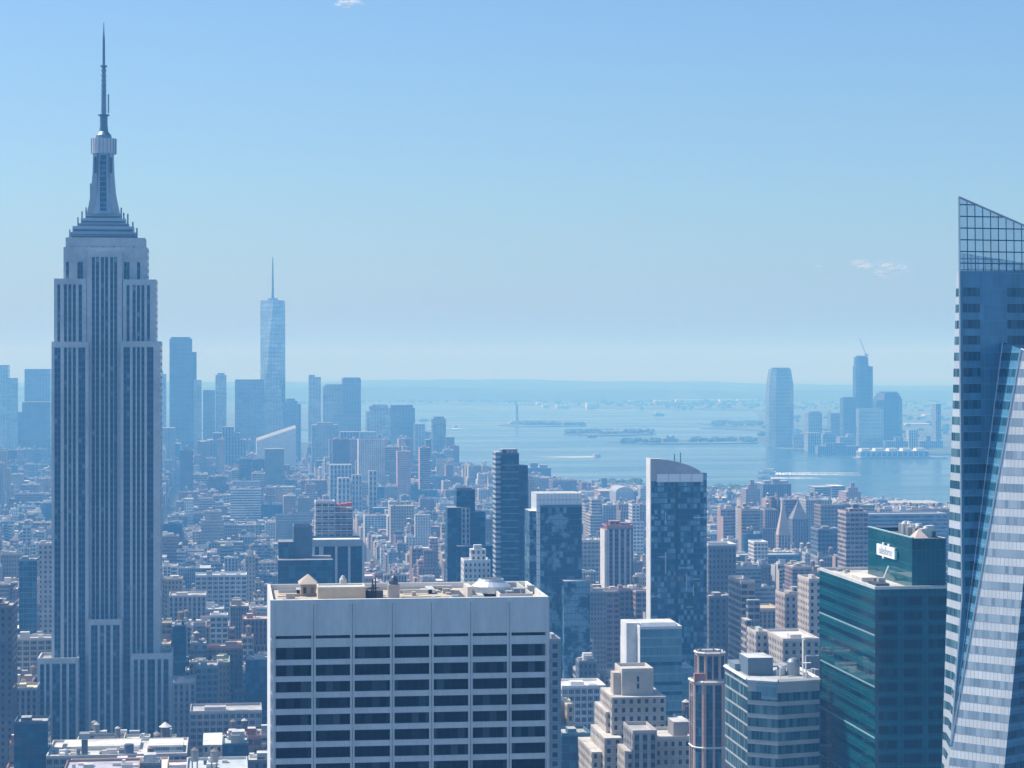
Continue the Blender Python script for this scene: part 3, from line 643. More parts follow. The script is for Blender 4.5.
    me.materials.clear(); me.materials.append(tm); fo = bpy.data.objects.new('lettering', me); COL.objects.link(fo); fo.parent = board
    fo.location = Vector((Xu-.75, (y0+y1)/2, zc))-r2.location
    fo.rotation_euler = (math.pi/2, 0, -math.pi/2)
    hero(818, 950, 768, 740, 530, 'teal tower', (X0-2, X1+2, Yf-2, Yb+2), Zc)
teal()

# ------------------------------------------------------------------ banded office block at the bottom
def banded():
    c1, c2, c3 = at(747.5, 780), at(778, 775), at(819.5, 781)
    X0 = c1.x; rx, ry = ray(725); Yb = X0*ry/rx; zt = zat(678, 780)
    pts = [(X0, Yb), (c1.x, c1.y), (c2.x, c2.y), (c3.x, c3.y), (c3.x, Yb)]
    r = root('banded_office_block', 'grey office block with pale spandrel bands and a curved glass corner bay', 'office building', (c2.x, c2.y+12, 2))
    s = MB(); s.prism(pts, 2, zt-1.2, 'stone', (.42, .44, .45), 'roofing', (.5, .5, .5)); part('wall', s, r)
    fl = 4.52; H = 3.0
    tops = zat(691, 780)-H
    zs = [tops-fl*i for i in range(9)]
    for i in range(3):
        a, c = pts[i], pts[i+1]
        poly = [(a[0], a[1], 2), (c[0], c[1], 2), (c[0], c[1], zt), (a[0], a[1], zt)]
        if i == 0: bands(r, 'window_band', poly, [z+.55 for z in [tops+fl]+zs], 3.75, 'office_band', (.1, .15, .18), 1.5, .06, i)
        else: bands(r, 'window_band', poly, zs, H, 'office_band', (.1, .15, .18), 1.45, .06, i)
    a, c = pts[1], pts[2]
    s = MB(); planar(s, [(a[0]+.3, a[1]-.02, zt-7), (c[0]-.3, c[1]-.02, zt-7), (c[0]-.3, c[1]-.02, zt-1.2), (a[0]+.3, a[1]-.02, zt-1.2)], 'pale_glass', WHITE, 1, 1, .06); part('glazed_attic', s, r)
    s = MB()
    for i in range(5):
        p1, p2 = pts[i], pts[(i+1) % 5]; s.bar((*p1, zt-.6), (*p2, zt-.6), .8, 'plain', (.6, .62, .63))
    part('parapet', s, r)
    zr = zt-1.2
    def boxpx(n_, l, rr, yt, dy, dep, mat, t, **k):
        y = c1.y+dy; x0, z1 = xz(l, yt, y); x1 = fx(rr, y); s = MB(); s.box(x0, x1, y, y+dep, zr, z1, mat, t, **k); part(n_, s, r); return x0, x1, y, z1
    boxpx('machine_house', 748, 773, 658, 14, 14, 'plain', (.14, .2, .26), top='roofing', tt=(.65, .66, .66))
    boxpx('machine_house', 735, 748, 664, 26, 12, 'plain', (.2, .26, .3))
    x0, x1, y, z1 = boxpx('tank_plinth', 788, 803, 676, 10, 7, 'plain', (.3, .3, .3))
    s = MB(); X = (x0+x1)/2; s.cone(X, y+3.2, [(2.3, z1), (2.3, z1+4.6), (1.6, z1+5.6), (.5, z1+6)], 'metal', (.3, .34, .38), 18); part('water_tank', s, r)
    s = MB(); s.cone(X-4, y+4, [(1.6, zr), (1.6, zr+2.6), (1., zr+3.4)], 'metal', (.55, .56, .57), 14); part('vent_drum', s, r)
    for px in (776, 781, 786, 804, 808, 812, 815):
        y = c1.y+random.uniform(3, 16); X = fx(px, y); s = MB(); s.box(X, X+1.5, y, y+2, zr, zr+random.uniform(1, 2.6), 'metal', (.45, .46, .47)); part('rooftop_unit', s, r)
    for px in (803, 806, 780):
        y = c1.y+4; X = fx(px, y); s = MB(); s.bar((X, y, zr), (X, y, zr+5.5), .2, 'plain', (.8, .8, .8)); s.bar((X, y, zr+5.5), (X+1.4, y-1.5, zr+5.8), .16, 'plain', (.8, .8, .8)); part('davit', s, r)
    boxpx('rear_screen', 806, 819, 656, 24, 1.5, 'plain', (.38, .4, .44)); boxpx('roof_pier', 803.4, 805.6, 640, 26, 2, 'plain', (.62, .58, .52))
    hero(724, 820, 768, 776, 656, 'banded block', (X0-2, c3.x+2, c2.y-3, Yb+3), zt)
banded()

# ------------------------------------------------------------------ pink octagonal tower
def octagon():
    d = 860; cx, cy = at(709.8, d+16)[:2]; k = d/F_PX
    r = root('octagonal_tower', 'slim pink granite octagonal tower with dark glass strips and a white-rimmed crown painted hollow', 'apartment tower', (cx, cy, 2))
    def octo(R, cut): 
        return [(cx-cut, cy-R), (cx+cut, cy-R), (cx+R, cy-cut), (cx+R, cy+cut), (cx+cut, cy+R), (cx-cut, cy+R), (cx-R, cy+cut), (cx-R, cy-cut)]
    PINK = (.66, .41, .31); z1 = zat(686, d); z2 = zat(658, d)
    O = octo(19.2*k, 10.6*k); s = MB(); s.prism(O, 2, z1, 'stone', PINK, 'roofing', (.5, .45, .42)); part('shaft', s, r)
    U = octo(14.2*k, 7.6*k); s = MB(); s.prism(U, z1+.01, z2, 'stone', PINK, 'plain', (.1, .1, .11)); part('crown', s, r)  # black cap painted as the shaded inside of the crown
    for nm, P, z, wd in (('rim', U, z2+.3, .55), ('ledge', O, z1+.1, .6), ('ledge', O, zat(752, d), .45), ('ledge', O, zat(790, d), .45)):
        s = MB()
        for i in range(8): s.bar((*P[i], z), (*P[(i+1) % 8], z), wd, 'plain', (.72, .7, .68))
        part(nm, s, r)
    for P, za, zb_ in ((O, 2, z1-1), (U, z1+1, z2-.8)):
        for i in range(8):
            a, c = Vector(P[i]), Vector(P[(i+1) % 8])
            for lo, hi in ((.2, .8),) if i % 2 else ((.13, .44), (.56, .87)):
                p1, p2 = a.lerp(c, lo), a.lerp(c, hi); nrm = Vector((c.y-a.y, a.x-c.x)).normalized()*.06; p1 += nrm; p2 += nrm
                s = MB(); s.wall(p1, p2, za, zb_, 'curtain_wall', (.1, .09, .1), 1.4, 3.3); part('glass_strip', s, r)
    for i in range(8):
        a = Vector(U[i]); b_ = Vector((cx, cy)); q = a.lerp(b_, .12); s = MB(); s.bar((*q, z2), (*q, z2+1.6), .3, 'plain', (.2, .2, .2)); part('crown_post', s, r)
    s = MB(); X = fx(702, cy-9); s.box(X-2.2, X+1.6, cy-15*k, cy-9*k, z1+.003, z1+3.4, 'plain', (.42, .2, .17)); part('bulkhead', s, r)
    hero(688, 728, 768, d, 656, 'octagonal tower', (cx-8, cx+8, cy-8, cy+8), z2)
octagon()

# ------------------------------------------------------------------ towers given by their place in the picture
BLK = []
def tower(name, label, cat, l, rr, yt, d, dep, style, t, roof=(.45, .45, .45), bay=3.4, fl=3.6, short=None, yb=None, tiers=(), cap=None, zb=2, group=None, side=None, ex=()):
    """front face from px l to rr at distance d, its top at py yt; tiers / extras: (part name, l, r, ytop, dy, depth, style, tint)"""
    Y = Ypx((l+rr)/2, d); x0, x1 = fx(l, Y), fx(rr, Y); z1 = fz(yt, (l+rr)/2, Y)
    r = root(name, label, cat, ((x0+x1)/2, Y+dep/2, zb), group)
    s = MB(); s.box(x0, x1, Y, Y+dep, zb, z1, style, t, 'roofing', roof, bay=bay, fl=fl, metres=style in GLZ, sides=side); part('wall', s, r)
    if d < 3000:
        s = MB(); s.ring((x0, x1, Y, Y+dep), z1+.003, z1+1.3, .5, 'plain', tuple(min(.8, q*1.15+.03) for q in t)); part('parapet', s, r)
    for q in tiers:
        n_, a, c, yy, dy, dp, st, tt = q[:8]; y = Y+dy; xa, xc, za = fx(a, y), fx(c, y), fz(yy, (a+c)/2, y)
        s = MB(); s.box(xa, xc, y, y+dp, q[8] if len(q) > 8 else zb, za, st, tt, 'roofing', roof, bay=bay, fl=fl, metres=st in GLZ); part(n_, s, r)
    OCC.append((x0, x1, Y, Y+dep, z1, -1)); FOOT.append((x0-3, x1+3, Y-3, Y+dep+3))
    HERO.append((min([l]+[q[1] for q in tiers]), max([rr]+[q[2] for q in tiers]), yb or 470, d, min([yt]+[q[3] for q in tiers]), short))
    return r, x0, x1, Y, z1
GLZ = {'teal_glass', 'shaded_teal_glass', 'pale_glass', 'tower_glass', 'blue_facade_glass', 'white_frit', 'screen_glass'}

def cream_ziggurat():
    C = (.56, .49, .42)
    r, x0, x1, Y, z1 = tower('stepped_stone_tower', 'cream stone stepped tower with a blank square top and rows of small windows', 'office building', 622, 653.5, 671.5, 950, 18, 'stone', C, (.6, .57, .52), yb=768, short='cream ziggurat',
        tiers=[('shoulder', 612, 666, 697, -5, 30, 'punched_wall', C), ('lower_step', 604.5, 622, 738, -12, 36, 'punched_wall', C), ('lower_step', 592, 606, 752, -6, 40, 'punched_wall', C), ('middle_step', 606, 614, 712, 1, 30, 'punched_wall', C)])
    for py in (679, 686):
        s = MB(); X, Z = xz(638, py, Y); s.box(X-.5, X+.5, Y-.06, Y-.004, Z-1.1, Z+1.1, 'smooth_glass', (.02, .03, .05)); part('window', s, r)
    s = MB(); X = fx(618, Y+3); s.box(X-2, X+1.4, Y+3, Y+10, z1-11, z1-.8, 'plain', C); part('stair_bulkhead', s, r)
cream_ziggurat()
C = (.54, .47, .4)
r, x0, x1, Y, z1 = tower('stone_office_building', 'narrow cream stone building with one flat dark front below the stepped stone tower', 'office building', 633, 657, 733.5, 900, 22, 'strip_wall', (.4, .37, .35), (.5, .48, .45), yb=768, tiers=[('lower_wing', 626, 634, 752, 2, 20, 'punched_wall', C)])
r, x0, x1, Y, z1 = tower('stone_office_building', 'cream stone building with a dark square penthouse beside the pink octagonal tower', 'office building', 655, 691, 739.5, 905, 24, 'punched_wall', C, (.62, .6, .56), yb=768, bay=3.0, tiers=[('penthouse', 673.5, 690, 722, 6, 12, 'plain', (.3, .28, .27))])
# white glass box
r, x0, x1, Y, z1 = tower('white_glass_block', 'pale blue glass block with solid white side walls', 'office building', 640, 682, 629, 1050, 26, 'pale_glass', WHITE, (.7, .7, .7), yb=722, short='glass block', side={3: 'stone'},
    tiers=[('side_wing', 626.5, 640, 623, 8, 16, 'stone', (.78, .78, .78)), ('top_screen', 641, 676, 622.5, 8, 15, 'plain', (.72, .74, .75)), ('low_wing', 682, 694, 668, 3, 20, 'pale_glass', WHITE)])
zz = [z1-3.2-4.6*i for i in range(12)]
bands(r, 'window_band', [(x0, Y, 2), (x1, Y, 2), (x1, Y, z1), (x0, Y, z1)], [zz[i] for i in (3, 5, 6, 8, 9)], 1.7, 'dark_band', (.03, .1, .15), 2.0)
# curved-top residential tower
def curved():
    d = 1250; Y = Ypx(677, d); xa, xb = fx(651, Y), fx(706.8, Y); D = 12; zw = fz(481, 677, Y)
    r = root('curved_top_tower', 'tall blue glass apartment tower with patchwork windows, a white edge and a curved grey top', 'apartment tower', ((xa+xb)/2, Y+12, 2))
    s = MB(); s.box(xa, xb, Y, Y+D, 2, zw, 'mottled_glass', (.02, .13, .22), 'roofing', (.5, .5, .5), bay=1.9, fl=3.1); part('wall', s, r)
    s = MB(); x0 = fx(650.1, Y); s.box(x0, xa-.003, Y-.6, Y+D, 2, fz(458.5, 647, Y), 'stone', (.72, .71, .7)); part('side_wall', s, r)
    prof = [(651, 458.8), (660, 459), (668, 460), (678, 462), (688, 465), (696, 468.6), (700, 471)]
    s = MB(); fr = [(fx(a, Y), Y-.3, fz(y_, a, Y)) for a, y_ in prof]; bk = [(p_[0], Y+D-3, p_[2]) for p_ in fr]
    lo = [(p_[0], p_[1], zw+.004) for p_ in fr]; lob = [(p_[0], p_[1], zw+.004) for p_ in bk]
    for i in range(len(fr)-1):
        s.face([lo[i], lo[i+1], fr[i+1], fr[i]], 'stone', (.46, .46, .48)); s.face([fr[i], fr[i+1], bk[i+1], bk[i]], 'plain', (.5, .5, .5)); s.face([lob[i+1], lob[i], bk[i], bk[i+1]], 'stone', (.46, .46, .48))
    s.face([lo[-1], lob[-1], bk[-1], fr[-1]], 'stone', (.46, .46, .48)); s.face([lob[0], lo[0], fr[0], bk[0]], 'stone', (.46, .46, .48)); part('curved_crown', s, r)
    s = MB(); s.box(fx(656.5, Y), fx(703, Y), Y-.9, Y-.305, fz(482, 677, Y), fz(473.5, 677, Y), 'panel_wall', (.62, .66, .7), bottom=True, bay=6, fl=20); part('crown_panel', s, r)
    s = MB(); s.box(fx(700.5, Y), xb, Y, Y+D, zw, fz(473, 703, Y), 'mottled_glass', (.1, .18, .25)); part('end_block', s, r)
    # deep slab and column lines that make the patchwork
    rr_ = random.Random(4)
    for i in range(16):
        z = zw-5-rr_.randrange(34)*3.1; a = xa+rr_.randrange(0, 7)*(xb-xa)/8; L = rr_.choice((1, 1, 2))*(xb-xa)/8
        s = MB()
        if i % 3: s.box(a, min(xb, a+L), Y-.4, Y-.01, z, z+.5, 'plain', (.5, .56, .6), bottom=True); part('slab_edge', s, r)
        else: s.box(a, a+.6, Y-.38, Y-.012, z, z+3.1*rr_.choice((2, 3, 4)), 'plain', (.5, .56, .6), bottom=True); part('fin', s, r)
    s = MB(); xm = (xa+xb)*.5-2; s.box(xm, xm+1.4, Y-.3, Y-.015, 2, zw, 'smooth_glass', (.01, .05, .08)); part('painted_shadow_gap', s, r)  # raised dark strip, a gap's shadow painted by its colour
    for a, h in ((674.5, 4), (680.5, 5)):
        s = MB(); X = fx(a, Y+8); zz_ = fz(462, a, Y); s.bar((X, Y+8, zz_-2), (X, Y+8, zz_+h), .3, 'metal', (.15, .17, .2)); part('roof_mast', s, r)
    hero(646, 708, 690, d, 458, 'curved tower', (x0-2, xb+3, Y-3, Y+D+3), zw)
curved()
# slender dark tower
NAVY = (.006, .08, .14)
r, x0, x1, Y, z1 = tower('slender_tower', 'slender dark blue tower with a pale slab-edged flank and stepped lantern top', 'apartment tower', 501, 519, 455, 1500, 20, 'curtain_wall', NAVY, (.5, .5, .5), yb=580, short='slender tower', bay=3.2, fl=3.3,
    tiers=[('lower_shaft', 519.02, 528, 465.5, 2, 17, 'curtain_wall', (.03, .09, .15)), ('painted_sunlit_flank', 495.5, 500.98, 452, 1, 16, 'ribbon_wall', (.45, .5, .55)), ('lantern', 502, 517.5, 449, 4, 12, 'balcony_wall', (.5, .55, .6))])  # flank tinted pale, its sunlight put into the colour
for i in range(32):
    s = MB(); z = z1-7-i*4.6; s.box(x0+.2, x1-.2, Y-.35, Y-.01, z, z+.7, 'plain', (.2, .3, .38), bottom=True); part('slab_edge', s, r)
# mottled shard tower with annex
r, x0, x1, Y, z1 = tower('mottled_glass_tower', 'wide blue glass tower with painted mottled reflections under a blank pale grey top', 'office tower', 540.5, 581.8, 507, 1350, 26, 'shard_glass', (.08, .16, .22), (.55, .55, .55), yb=662, short='mottled tower', bay=2.2, fl=3.8,
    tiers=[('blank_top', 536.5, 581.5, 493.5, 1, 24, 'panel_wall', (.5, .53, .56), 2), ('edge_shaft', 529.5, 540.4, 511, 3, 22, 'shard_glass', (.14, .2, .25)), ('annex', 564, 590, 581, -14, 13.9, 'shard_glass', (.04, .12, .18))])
# striped tower with red rim
r, x0, x1, Y, z1 = tower('striped_tower', 'reddish tower with pale vertical stripes and a bright red rim on top', 'apartment tower', 607.5, 631.5, 528.5, 1700, 20, 'strip_wall', (.3, .2, .19), (.5, .3, .28), yb=590, short='striped tower', bay=4.5, fl=3.4, tiers=[('side_wall', 604.6, 607.4, 530, -1, 20, 'stone', (.75, .72, .7)), ('podium', 606, 636, 590, -8, 36, 'ribbon_wall', (.42, .44, .46)), ('roof_house', 610, 620, 521, 6, 9, 'punched_wall', (.3, .17, .15)), ('tank_house', 622, 633, 523, 9, 9, 'curtain_wall', (.05, .15, .2))])
s = MB(); s.ring((x0-.8, x1+1.4, Y-.8, Y+20.8), z1+1.4, z1+2.6, 1.0, 'plain', (.55, .16, .13)); part('red_rim', s, r)
for q in (.04, .26, .5, .73, .95):
    s = MB(); X = x0+(x1-x0)*q; s.box(X-.55, X+.55, Y-.5, Y-.01, 30, z1-1, 'plain', (.62, .58, .58)); part('pier', s, r)
# stepped pair
r, x0, x1, Y, z1 = tower('stepped_slab_tower', 'pair of joined dark blue slabs of unequal height with a pale striped bay', 'office tower', 456.5, 475, 491, 1600, 18, 'curtain_wall', (.06, .1, .14), (.4, .4, .4), yb=580, short='joined slabs', bay=3.4,
    tiers=[('low_slab', 447.4, 461.5, 507.5, -4, 16, 'curtain_wall', NAVY), ('striped_bay', 461.6, 470, 508, -5, 10, 'strip_wall', (.5, .52, .54)), ('low_slab', 470.1, 485.3, 512, -3, 14, 'curtain_wall', (.04, .08, .13)), ('base', 457, 494, 546, -12, 28, 'curtain_wall', NAVY)])
tower('white_apartment_house', 'small white stepped apartment house before the joined dark slabs', 'apartment building', 464, 490.5, 562, 1450, 20, 'punched_wall', (.66, .66, .66), (.7, .7, .7), yb=580, bay=3, tiers=[('penthouse', 471, 486, 549.5, 5, 10, 'punched_wall', (.68, .68, .68)), ('bulkhead', 474, 482, 545, 7, 5, 'plain', (.6, .6, .6))])
# building under construction and its striped podium neighbour
r, x0, x1, Y, z1 = tower('construction_frame_tower', 'white concrete frame under construction wrapped in netting with red formwork on top', 'building site', 315.5, 335, 503, 1560, 18, 'loft_wall', (.66, .62, .63), (.5, .45, .45), yb=541, short='concrete frame', bay=4.2, fl=4.2, tiers=[('frame_wing', 335.02, 353, 509, 2, 20, 'loft_wall', (.42, .38, .4))])
for i in range(3):
    s = MB(); a = x1+.4+i*4; s.box(a, a+3.5, Y+3, Y+12, z1-4+.3*i, z1-1.2+i*.5, 'plain', (.62, .12, .1), bottom=True); part('formwork', s, r)
for i in range(8):
    s = MB(); z = z1-3-i*4.1; s.box(x0-.4, fx(353.6, Y), Y-.5, Y-.01, z, z+.7, 'plain', (.72, .7, .7), bottom=True); part('floor_slab', s, r)
r, x0, x1, Y, z1 = tower('piered_office_building', 'dark glass office building with tall white piers and white flat roof', 'office building', 312.5, 362.5, 541.5, 1430, 30, 'curtain_wall', (.02, .07, .11), (.75, .75, .74), yb=580, short='piered block', bay=4)
for q in (0, .13, .17, .45, .71, .99):
    s = MB(); X = x0+(x1-x0)*q; s.box(X, X+1.5, Y-1, Y-.01, 2, z1-3, 'plain', (.7, .71, .72)); part('pier', s, r)
s = MB(); s.box(x0-.5, x1+.5, Y-1.2, Y-.012, z1-3, z1+1.2, 'plain', (.45, .5, .55), bottom=True); part('cornice', s, r)
tower('dark_slab_building', 'plain dark blue-grey slabs of stepped height rising over the terrace pavilion of the slab', 'office building', 293.5, 312, 527.5, 1370, 16, 'plain', (.13, .18, .24), (.3, .3, .3), yb=580, short='dark slabs', tiers=[('low_slab', 278.5, 293.4, 542, -3, 20, 'curtain_wall', (.05, .1, .14)), ('base', 278, 333, 560, -14, 34, 'curtain_wall', (.05, .12, .17))])
# right-hand middle distance
r, x0, x1, Y, z1 = tower('grey_apartment_block', 'blank grey-blue block with a white roof rim beside the curved blue tower', 'apartment building', 708.5, 736, 548, 1500, 24, 'punched_wall', (.2, .2, .23), (.7, .7, .7), yb=600, bay=2.6)
s = MB(); s.ring((x0-.5, x1+.5, Y-.5, Y+24.5), z1+1.31, z1+2.6, 1.2, 'plain', (.72, .72, .72)); part('roof_rim', s, r)
tower('stepped_balcony_tower', 'cream apartment tower stepping down in white balconies past the banded office block', 'apartment building', 741, 755, 583, 1230, 30, 'balcony_wall', (.5, .42, .38), (.6, .6, .6), yb=640, side={3: 'balcony_wall'}, tiers=[('lower_step', 748, 760, 600, -6, 12, 'balcony_wall', (.36, .34, .35)), ('lower_step', 746, 752, 620, -14, 12, 'balcony_wall', (.5, .43, .4))])
def obelisk(name, label, l, rr, yt, ysh, d, t):
    Y = Ypx((l+rr)/2, d); x0, x1 = fx(l, Y), fx(rr, Y); cx = (x0+x1)/2; w2 = (x1-x0)/2; zt, zs_ = fz(yt, l, Y), fz(ysh, l, Y)
    r = root(name, label, 'tower', (cx, Y+w2, 2)); s = MB(); s.box(x0, x1, Y, Y+2*w2, 2, zs_, 'strip_wall', t, bay=3, fl=3.5); part('wall', s, r)
    s = MB(); q = .35; a = [(x0, Y), (x1, Y), (x1, Y+2*w2), (x0, Y+2*w2)]; b2 = [(cx+(p_[0]-cx)*q, Y+w2+(p_[1]-Y-w2)*q) for p_ in a]; zm = zs_+(zt-zs_)*.62
    for i in range(4):
        j = (i+1) % 4; s.face([(*a[i], zs_), (*a[j], zs_), (*b2[j], zm), (*b2[i], zm)], 'stone', t); s.face([(*b2[i], zm), (*b2[j], zm), (cx, Y+w2, zt)], 'stone', t)
    part('spire', s, r); HERO.append((l, rr, 552, d, yt, 'pointed tower')); FOOT.append((x0-3, x1+3, Y-3, Y+2*w2+3)); OCC.append((x0, x1, Y, Y+2*w2, zs_, -1))
obelisk('pointed_tower', 'slender tan tower tapering to a sharp point', 778.5, 790.5, 498, 535, 2350, (.58, .44, .36))
obelisk('pointed_tower', 'grey tower with a blunt tapered top beside the slender tan pointed one', 792.5, 808.5, 500, 519, 2450, (.26, .24, .26))
for q in [
    ('blue_block', 'low dark blue block with a long flat front below the tan pointed tower', 735, 800, 556, 2200, 30, 'ribbon_wall', (.14, .24, .34), 566),
    ('pink_stepped_tower', 'pinkish stepped tower standing just above the teal tower roof', 846, 868, 513, 1750, 24, 'balcony_wall', (.5, .38, .38), 560),
    ('blue_slab_block', 'long blue-grey slab stretching behind the sign of the teal tower', 868, 947, 515, 2150, 30, 'ribbon_wall', (.3, .34, .42), 530),
    ('glass_cube_building', 'dark blue gridded cube beside the pinkish stepped tower', 818, 841, 530, 1900, 24, 'loft_wall', (.16, .2, .26), 556),
    ('grey_block', 'big square grey-blue block with a toothed roof near the river edge', 763, 791, 484, 3300, 60, 'strip_wall', (.2, .22, .26), 500),
    ('spired_stone_tower', 'purplish stone tower rising to a stepped point near the river edge', 746, 760, 489, 3250, 36, 'punched_wall', (.34, .28, .3), 510),
    ('twin_grey_slab', 'pale blue-grey slab near the river, joined by a white neighbour', 815, 831, 487, 3500, 40, 'ribbon_wall', (.3, .36, .42), 500),
    ('white_slab_house', 'whitish slab near the river standing against its pale blue-grey neighbour', 831.5, 845, 486, 3550, 40, 'ribbon_wall', (.5, .52, .54), 500),
    ('pink_brick_block', 'pinkish brick block near the river with a stepped roof', 846, 861, 492, 3300, 40, 'punched_wall', (.44, .32, .32), 505),
    ('long_pier_building', 'long low pale pier building on the near river bank with pink roof', 893, 943, 503, 3800, 70, 'loft_wall', (.6, .5, .48), 510),
    ('white_gabled_building', 'small bright white building below the purplish stone tower', 754, 768, 543, 2150, 24, 'loft_wall', (.75, .73, .7), 556),
    ('river_tower', 'dark blue-grey block standing alone on the shoreline beyond the mottled glass tower', 519, 551, 468, 4550, 90, 'strip_wall', (.14, .18, .24), 477),
    ('river_stack', 'small dark chimney-like block on the far treeline of the shore', 602, 607, 478, 4300, 12, 'plain', (.1, .12, .15), 486),
    ('red_brick_complex', 'reddish brick complex on the shore between the mottled and curved towers', 600, 617, 491, 3700, 60, 'punched_wall', (.5, .27, .25), 500),
    ('arched_roof_hall', 'grey hall with a rounded roof on the shore beside the reddish brick complex', 616, 634, 492, 3600, 60, 'stone', (.34, .36, .42), 505),
    ('grey_loft_building', 'dark gable-topped loft building between curved tower and octagonal tower', 709, 733, 598, 1330, 20, 'punched_wall', (.18, .18, .2), 640),
    ('cream_gabled_house', 'cream building with pale square turrets against the flank of the teal tower', 785, 808, 596, 1250, 22, 'punched_wall', (.52, .44, .4), 630),
    ('cream_corner_house', 'tall narrow cream building touching the teal tower edge', 809, 822, 581, 1200, 24, 'punched_wall', (.56, .48, .42), 640),
    ('green_roof_house', 'low building with a pale green copper roof beside the banded office block', 756, 768, 634, 1120, 20, 'punched_wall', (.5, .44, .4), 655),
    ('white_terrace_house', 'building with a broad white terrace roof right before the teal tower', 783, 820, 641, 1090, 40, 'punched_wall', (.5, .44, .4), 658),
    ('pale_cornice_building', 'pale cornice-topped building behind the edge of the limestone skyscraper base', 38, 53, 545, 1650, 30, 'punched_wall', (.52, .46, .42), 640),
    ('grey_glass_building', 'blue glazed block next to the pale cornice-topped building beyond the skyscraper', 19, 37, 561, 1550, 26, 'curtain_wall', (.16, .22, .28), 610),
    ('brown_brick_tower', 'dark brown brick tower with a stepped top cut by the picture edge', -14, 13, 608, 1180, 26, 'punched_wall', (.15, .13, .14), 740),
    ('colonnade_building', 'pale building with a cornice over tall window strips just past the skyscraper shaft', 169, 206, 597, 1650, 28, 'strip_wall', (.48, .45, .43), 625),
    ('white_corner_tower', 'white square corner tower with few dark windows between skyscraper and white slab', 210, 228, 617, 1500, 14, 'loft_wall', (.72, .69, .66), 645),
    ('yellow_roof_house', 'narrow stone house with a pale yellow flat roof beside the skyscraper base', 14.5, 37, 690, 1230, 20, 'strip_wall', (.34, .33, .34), 730),
    ('dark_glass_house', 'dark glassy rooftop house at the foot of the yellow roofed stone house', 14, 48, 724, 1085, 18, 'curtain_wall', (.04, .07, .1), 768),
    ('side_wing_building', 'lower grey stone block with window strips touching the skyscraper base wing', 173, 195.5, 684, 1275, 26, 'strip_wall', (.33, .32, .32), 735),
    ('loft_grid_building', 'grey building with a grid of big loft windows beyond the skyscraper base corner', 196, 218, 668, 1330, 24, 'loft_wall', (.36, .35, .35), 700),
    ('loft_row', 'broad grey loft row with a pale cornice under the white slab left edge', 190, 262, 713, 1190, 26, 'loft_wall', (.34, .34, .35), 740),
    ('corner_glass_house', 'blue glass corner house below the cream stepped stone tower', 562, 591, 736, 980, 20, 'curtain_wall', (.04, .12, .17), 768),
    ('white_hall', 'low white gabled hall between white office slab and stepped stone tower', 562, 606, 688, 1150, 26, 'loft_wall', (.66, .68, .7), 705),
    ('side_building', 'grey building with tight dark windows touching the white office slab flank', 549, 561, 642, 900, 14, 'punched_wall', (.24, .27, .31), 768),
]:
    roof = (.72, .58, .3) if q[0] == 'yellow_roof_house' else ((.42, .6, .5) if q[0].startswith('green') else ((.75, .74, .72) if 'white' in q[0] or 'terrace' in q[0] else (.5, .49, .47)))
    if q[0] == 'yellow_roof_house': roof = (.75, .68, .38)
    l, rr, yt, d = q[2], q[3], q[4], q[5]; tr = ()
    if q[0] in ('pink_stepped_tower', 'spired_stone_tower', 'pink_brick_block', 'brown_brick_tower', 'cream_gabled_house'):
        w_ = rr-l; tr = [('upper_step', l+w_*.15, rr-w_*.2, yt-4.5, 3, 10, q[7], q[8]), ('top_step', l+w_*.32, rr-w_*.42, yt-9, 5, 6, q[7], q[8])]
    elif q[0] in ('grey_block', 'river_tower'):
        w_ = rr-l; tr = [('roof_house', l+w_*(.05+.31*i), l+w_*(.28+.31*i), yt-3-(i == 1)*2, 6, 18, 'plain', q[8]) for i in range(3)]
    elif d < 2000:
        w_ = rr-l; tr = [('bulkhead', l+w_*.2, l+w_*.5, yt-6*1300/d*.9, 5, 7, 'plain', tuple(min(.7, c*1.2) for c in q[8])), ('roof_unit', l+w_*.62, l+w_*.8, yt-3.2*1300/d, 8, 4, 'metal', (.5, .5, .52))]
    o = tower(q[0], q[1], 'building', l, rr, yt, d, q[6], q[7], q[8], roof, yb=q[9], tiers=tr)
    if q[0] == 'arched_roof_hall':
        s = MB(); x0, x1, Y, z1 = o[1:]; n = 8; P = [((x0+x1)/2-(x1-x0)/2*math.cos(math.pi*i/n), z1+8*math.sin(math.pi*i/n)) for i in range(n+1)]
        for i in range(n): s.face([(P[i][0], Y, P[i][1]), (P[i+1][0], Y, P[i+1][1]), (P[i+1][0], Y+60, P[i+1][1]), (P[i][0], Y+60, P[i][1])], 'plain', (.4, .42, .46))
        s.face([(p_[0], Y, p_[1]) for p_ in P], 'plain', (.4, .42, .46)); part('vaulted_roof', s, o[0])

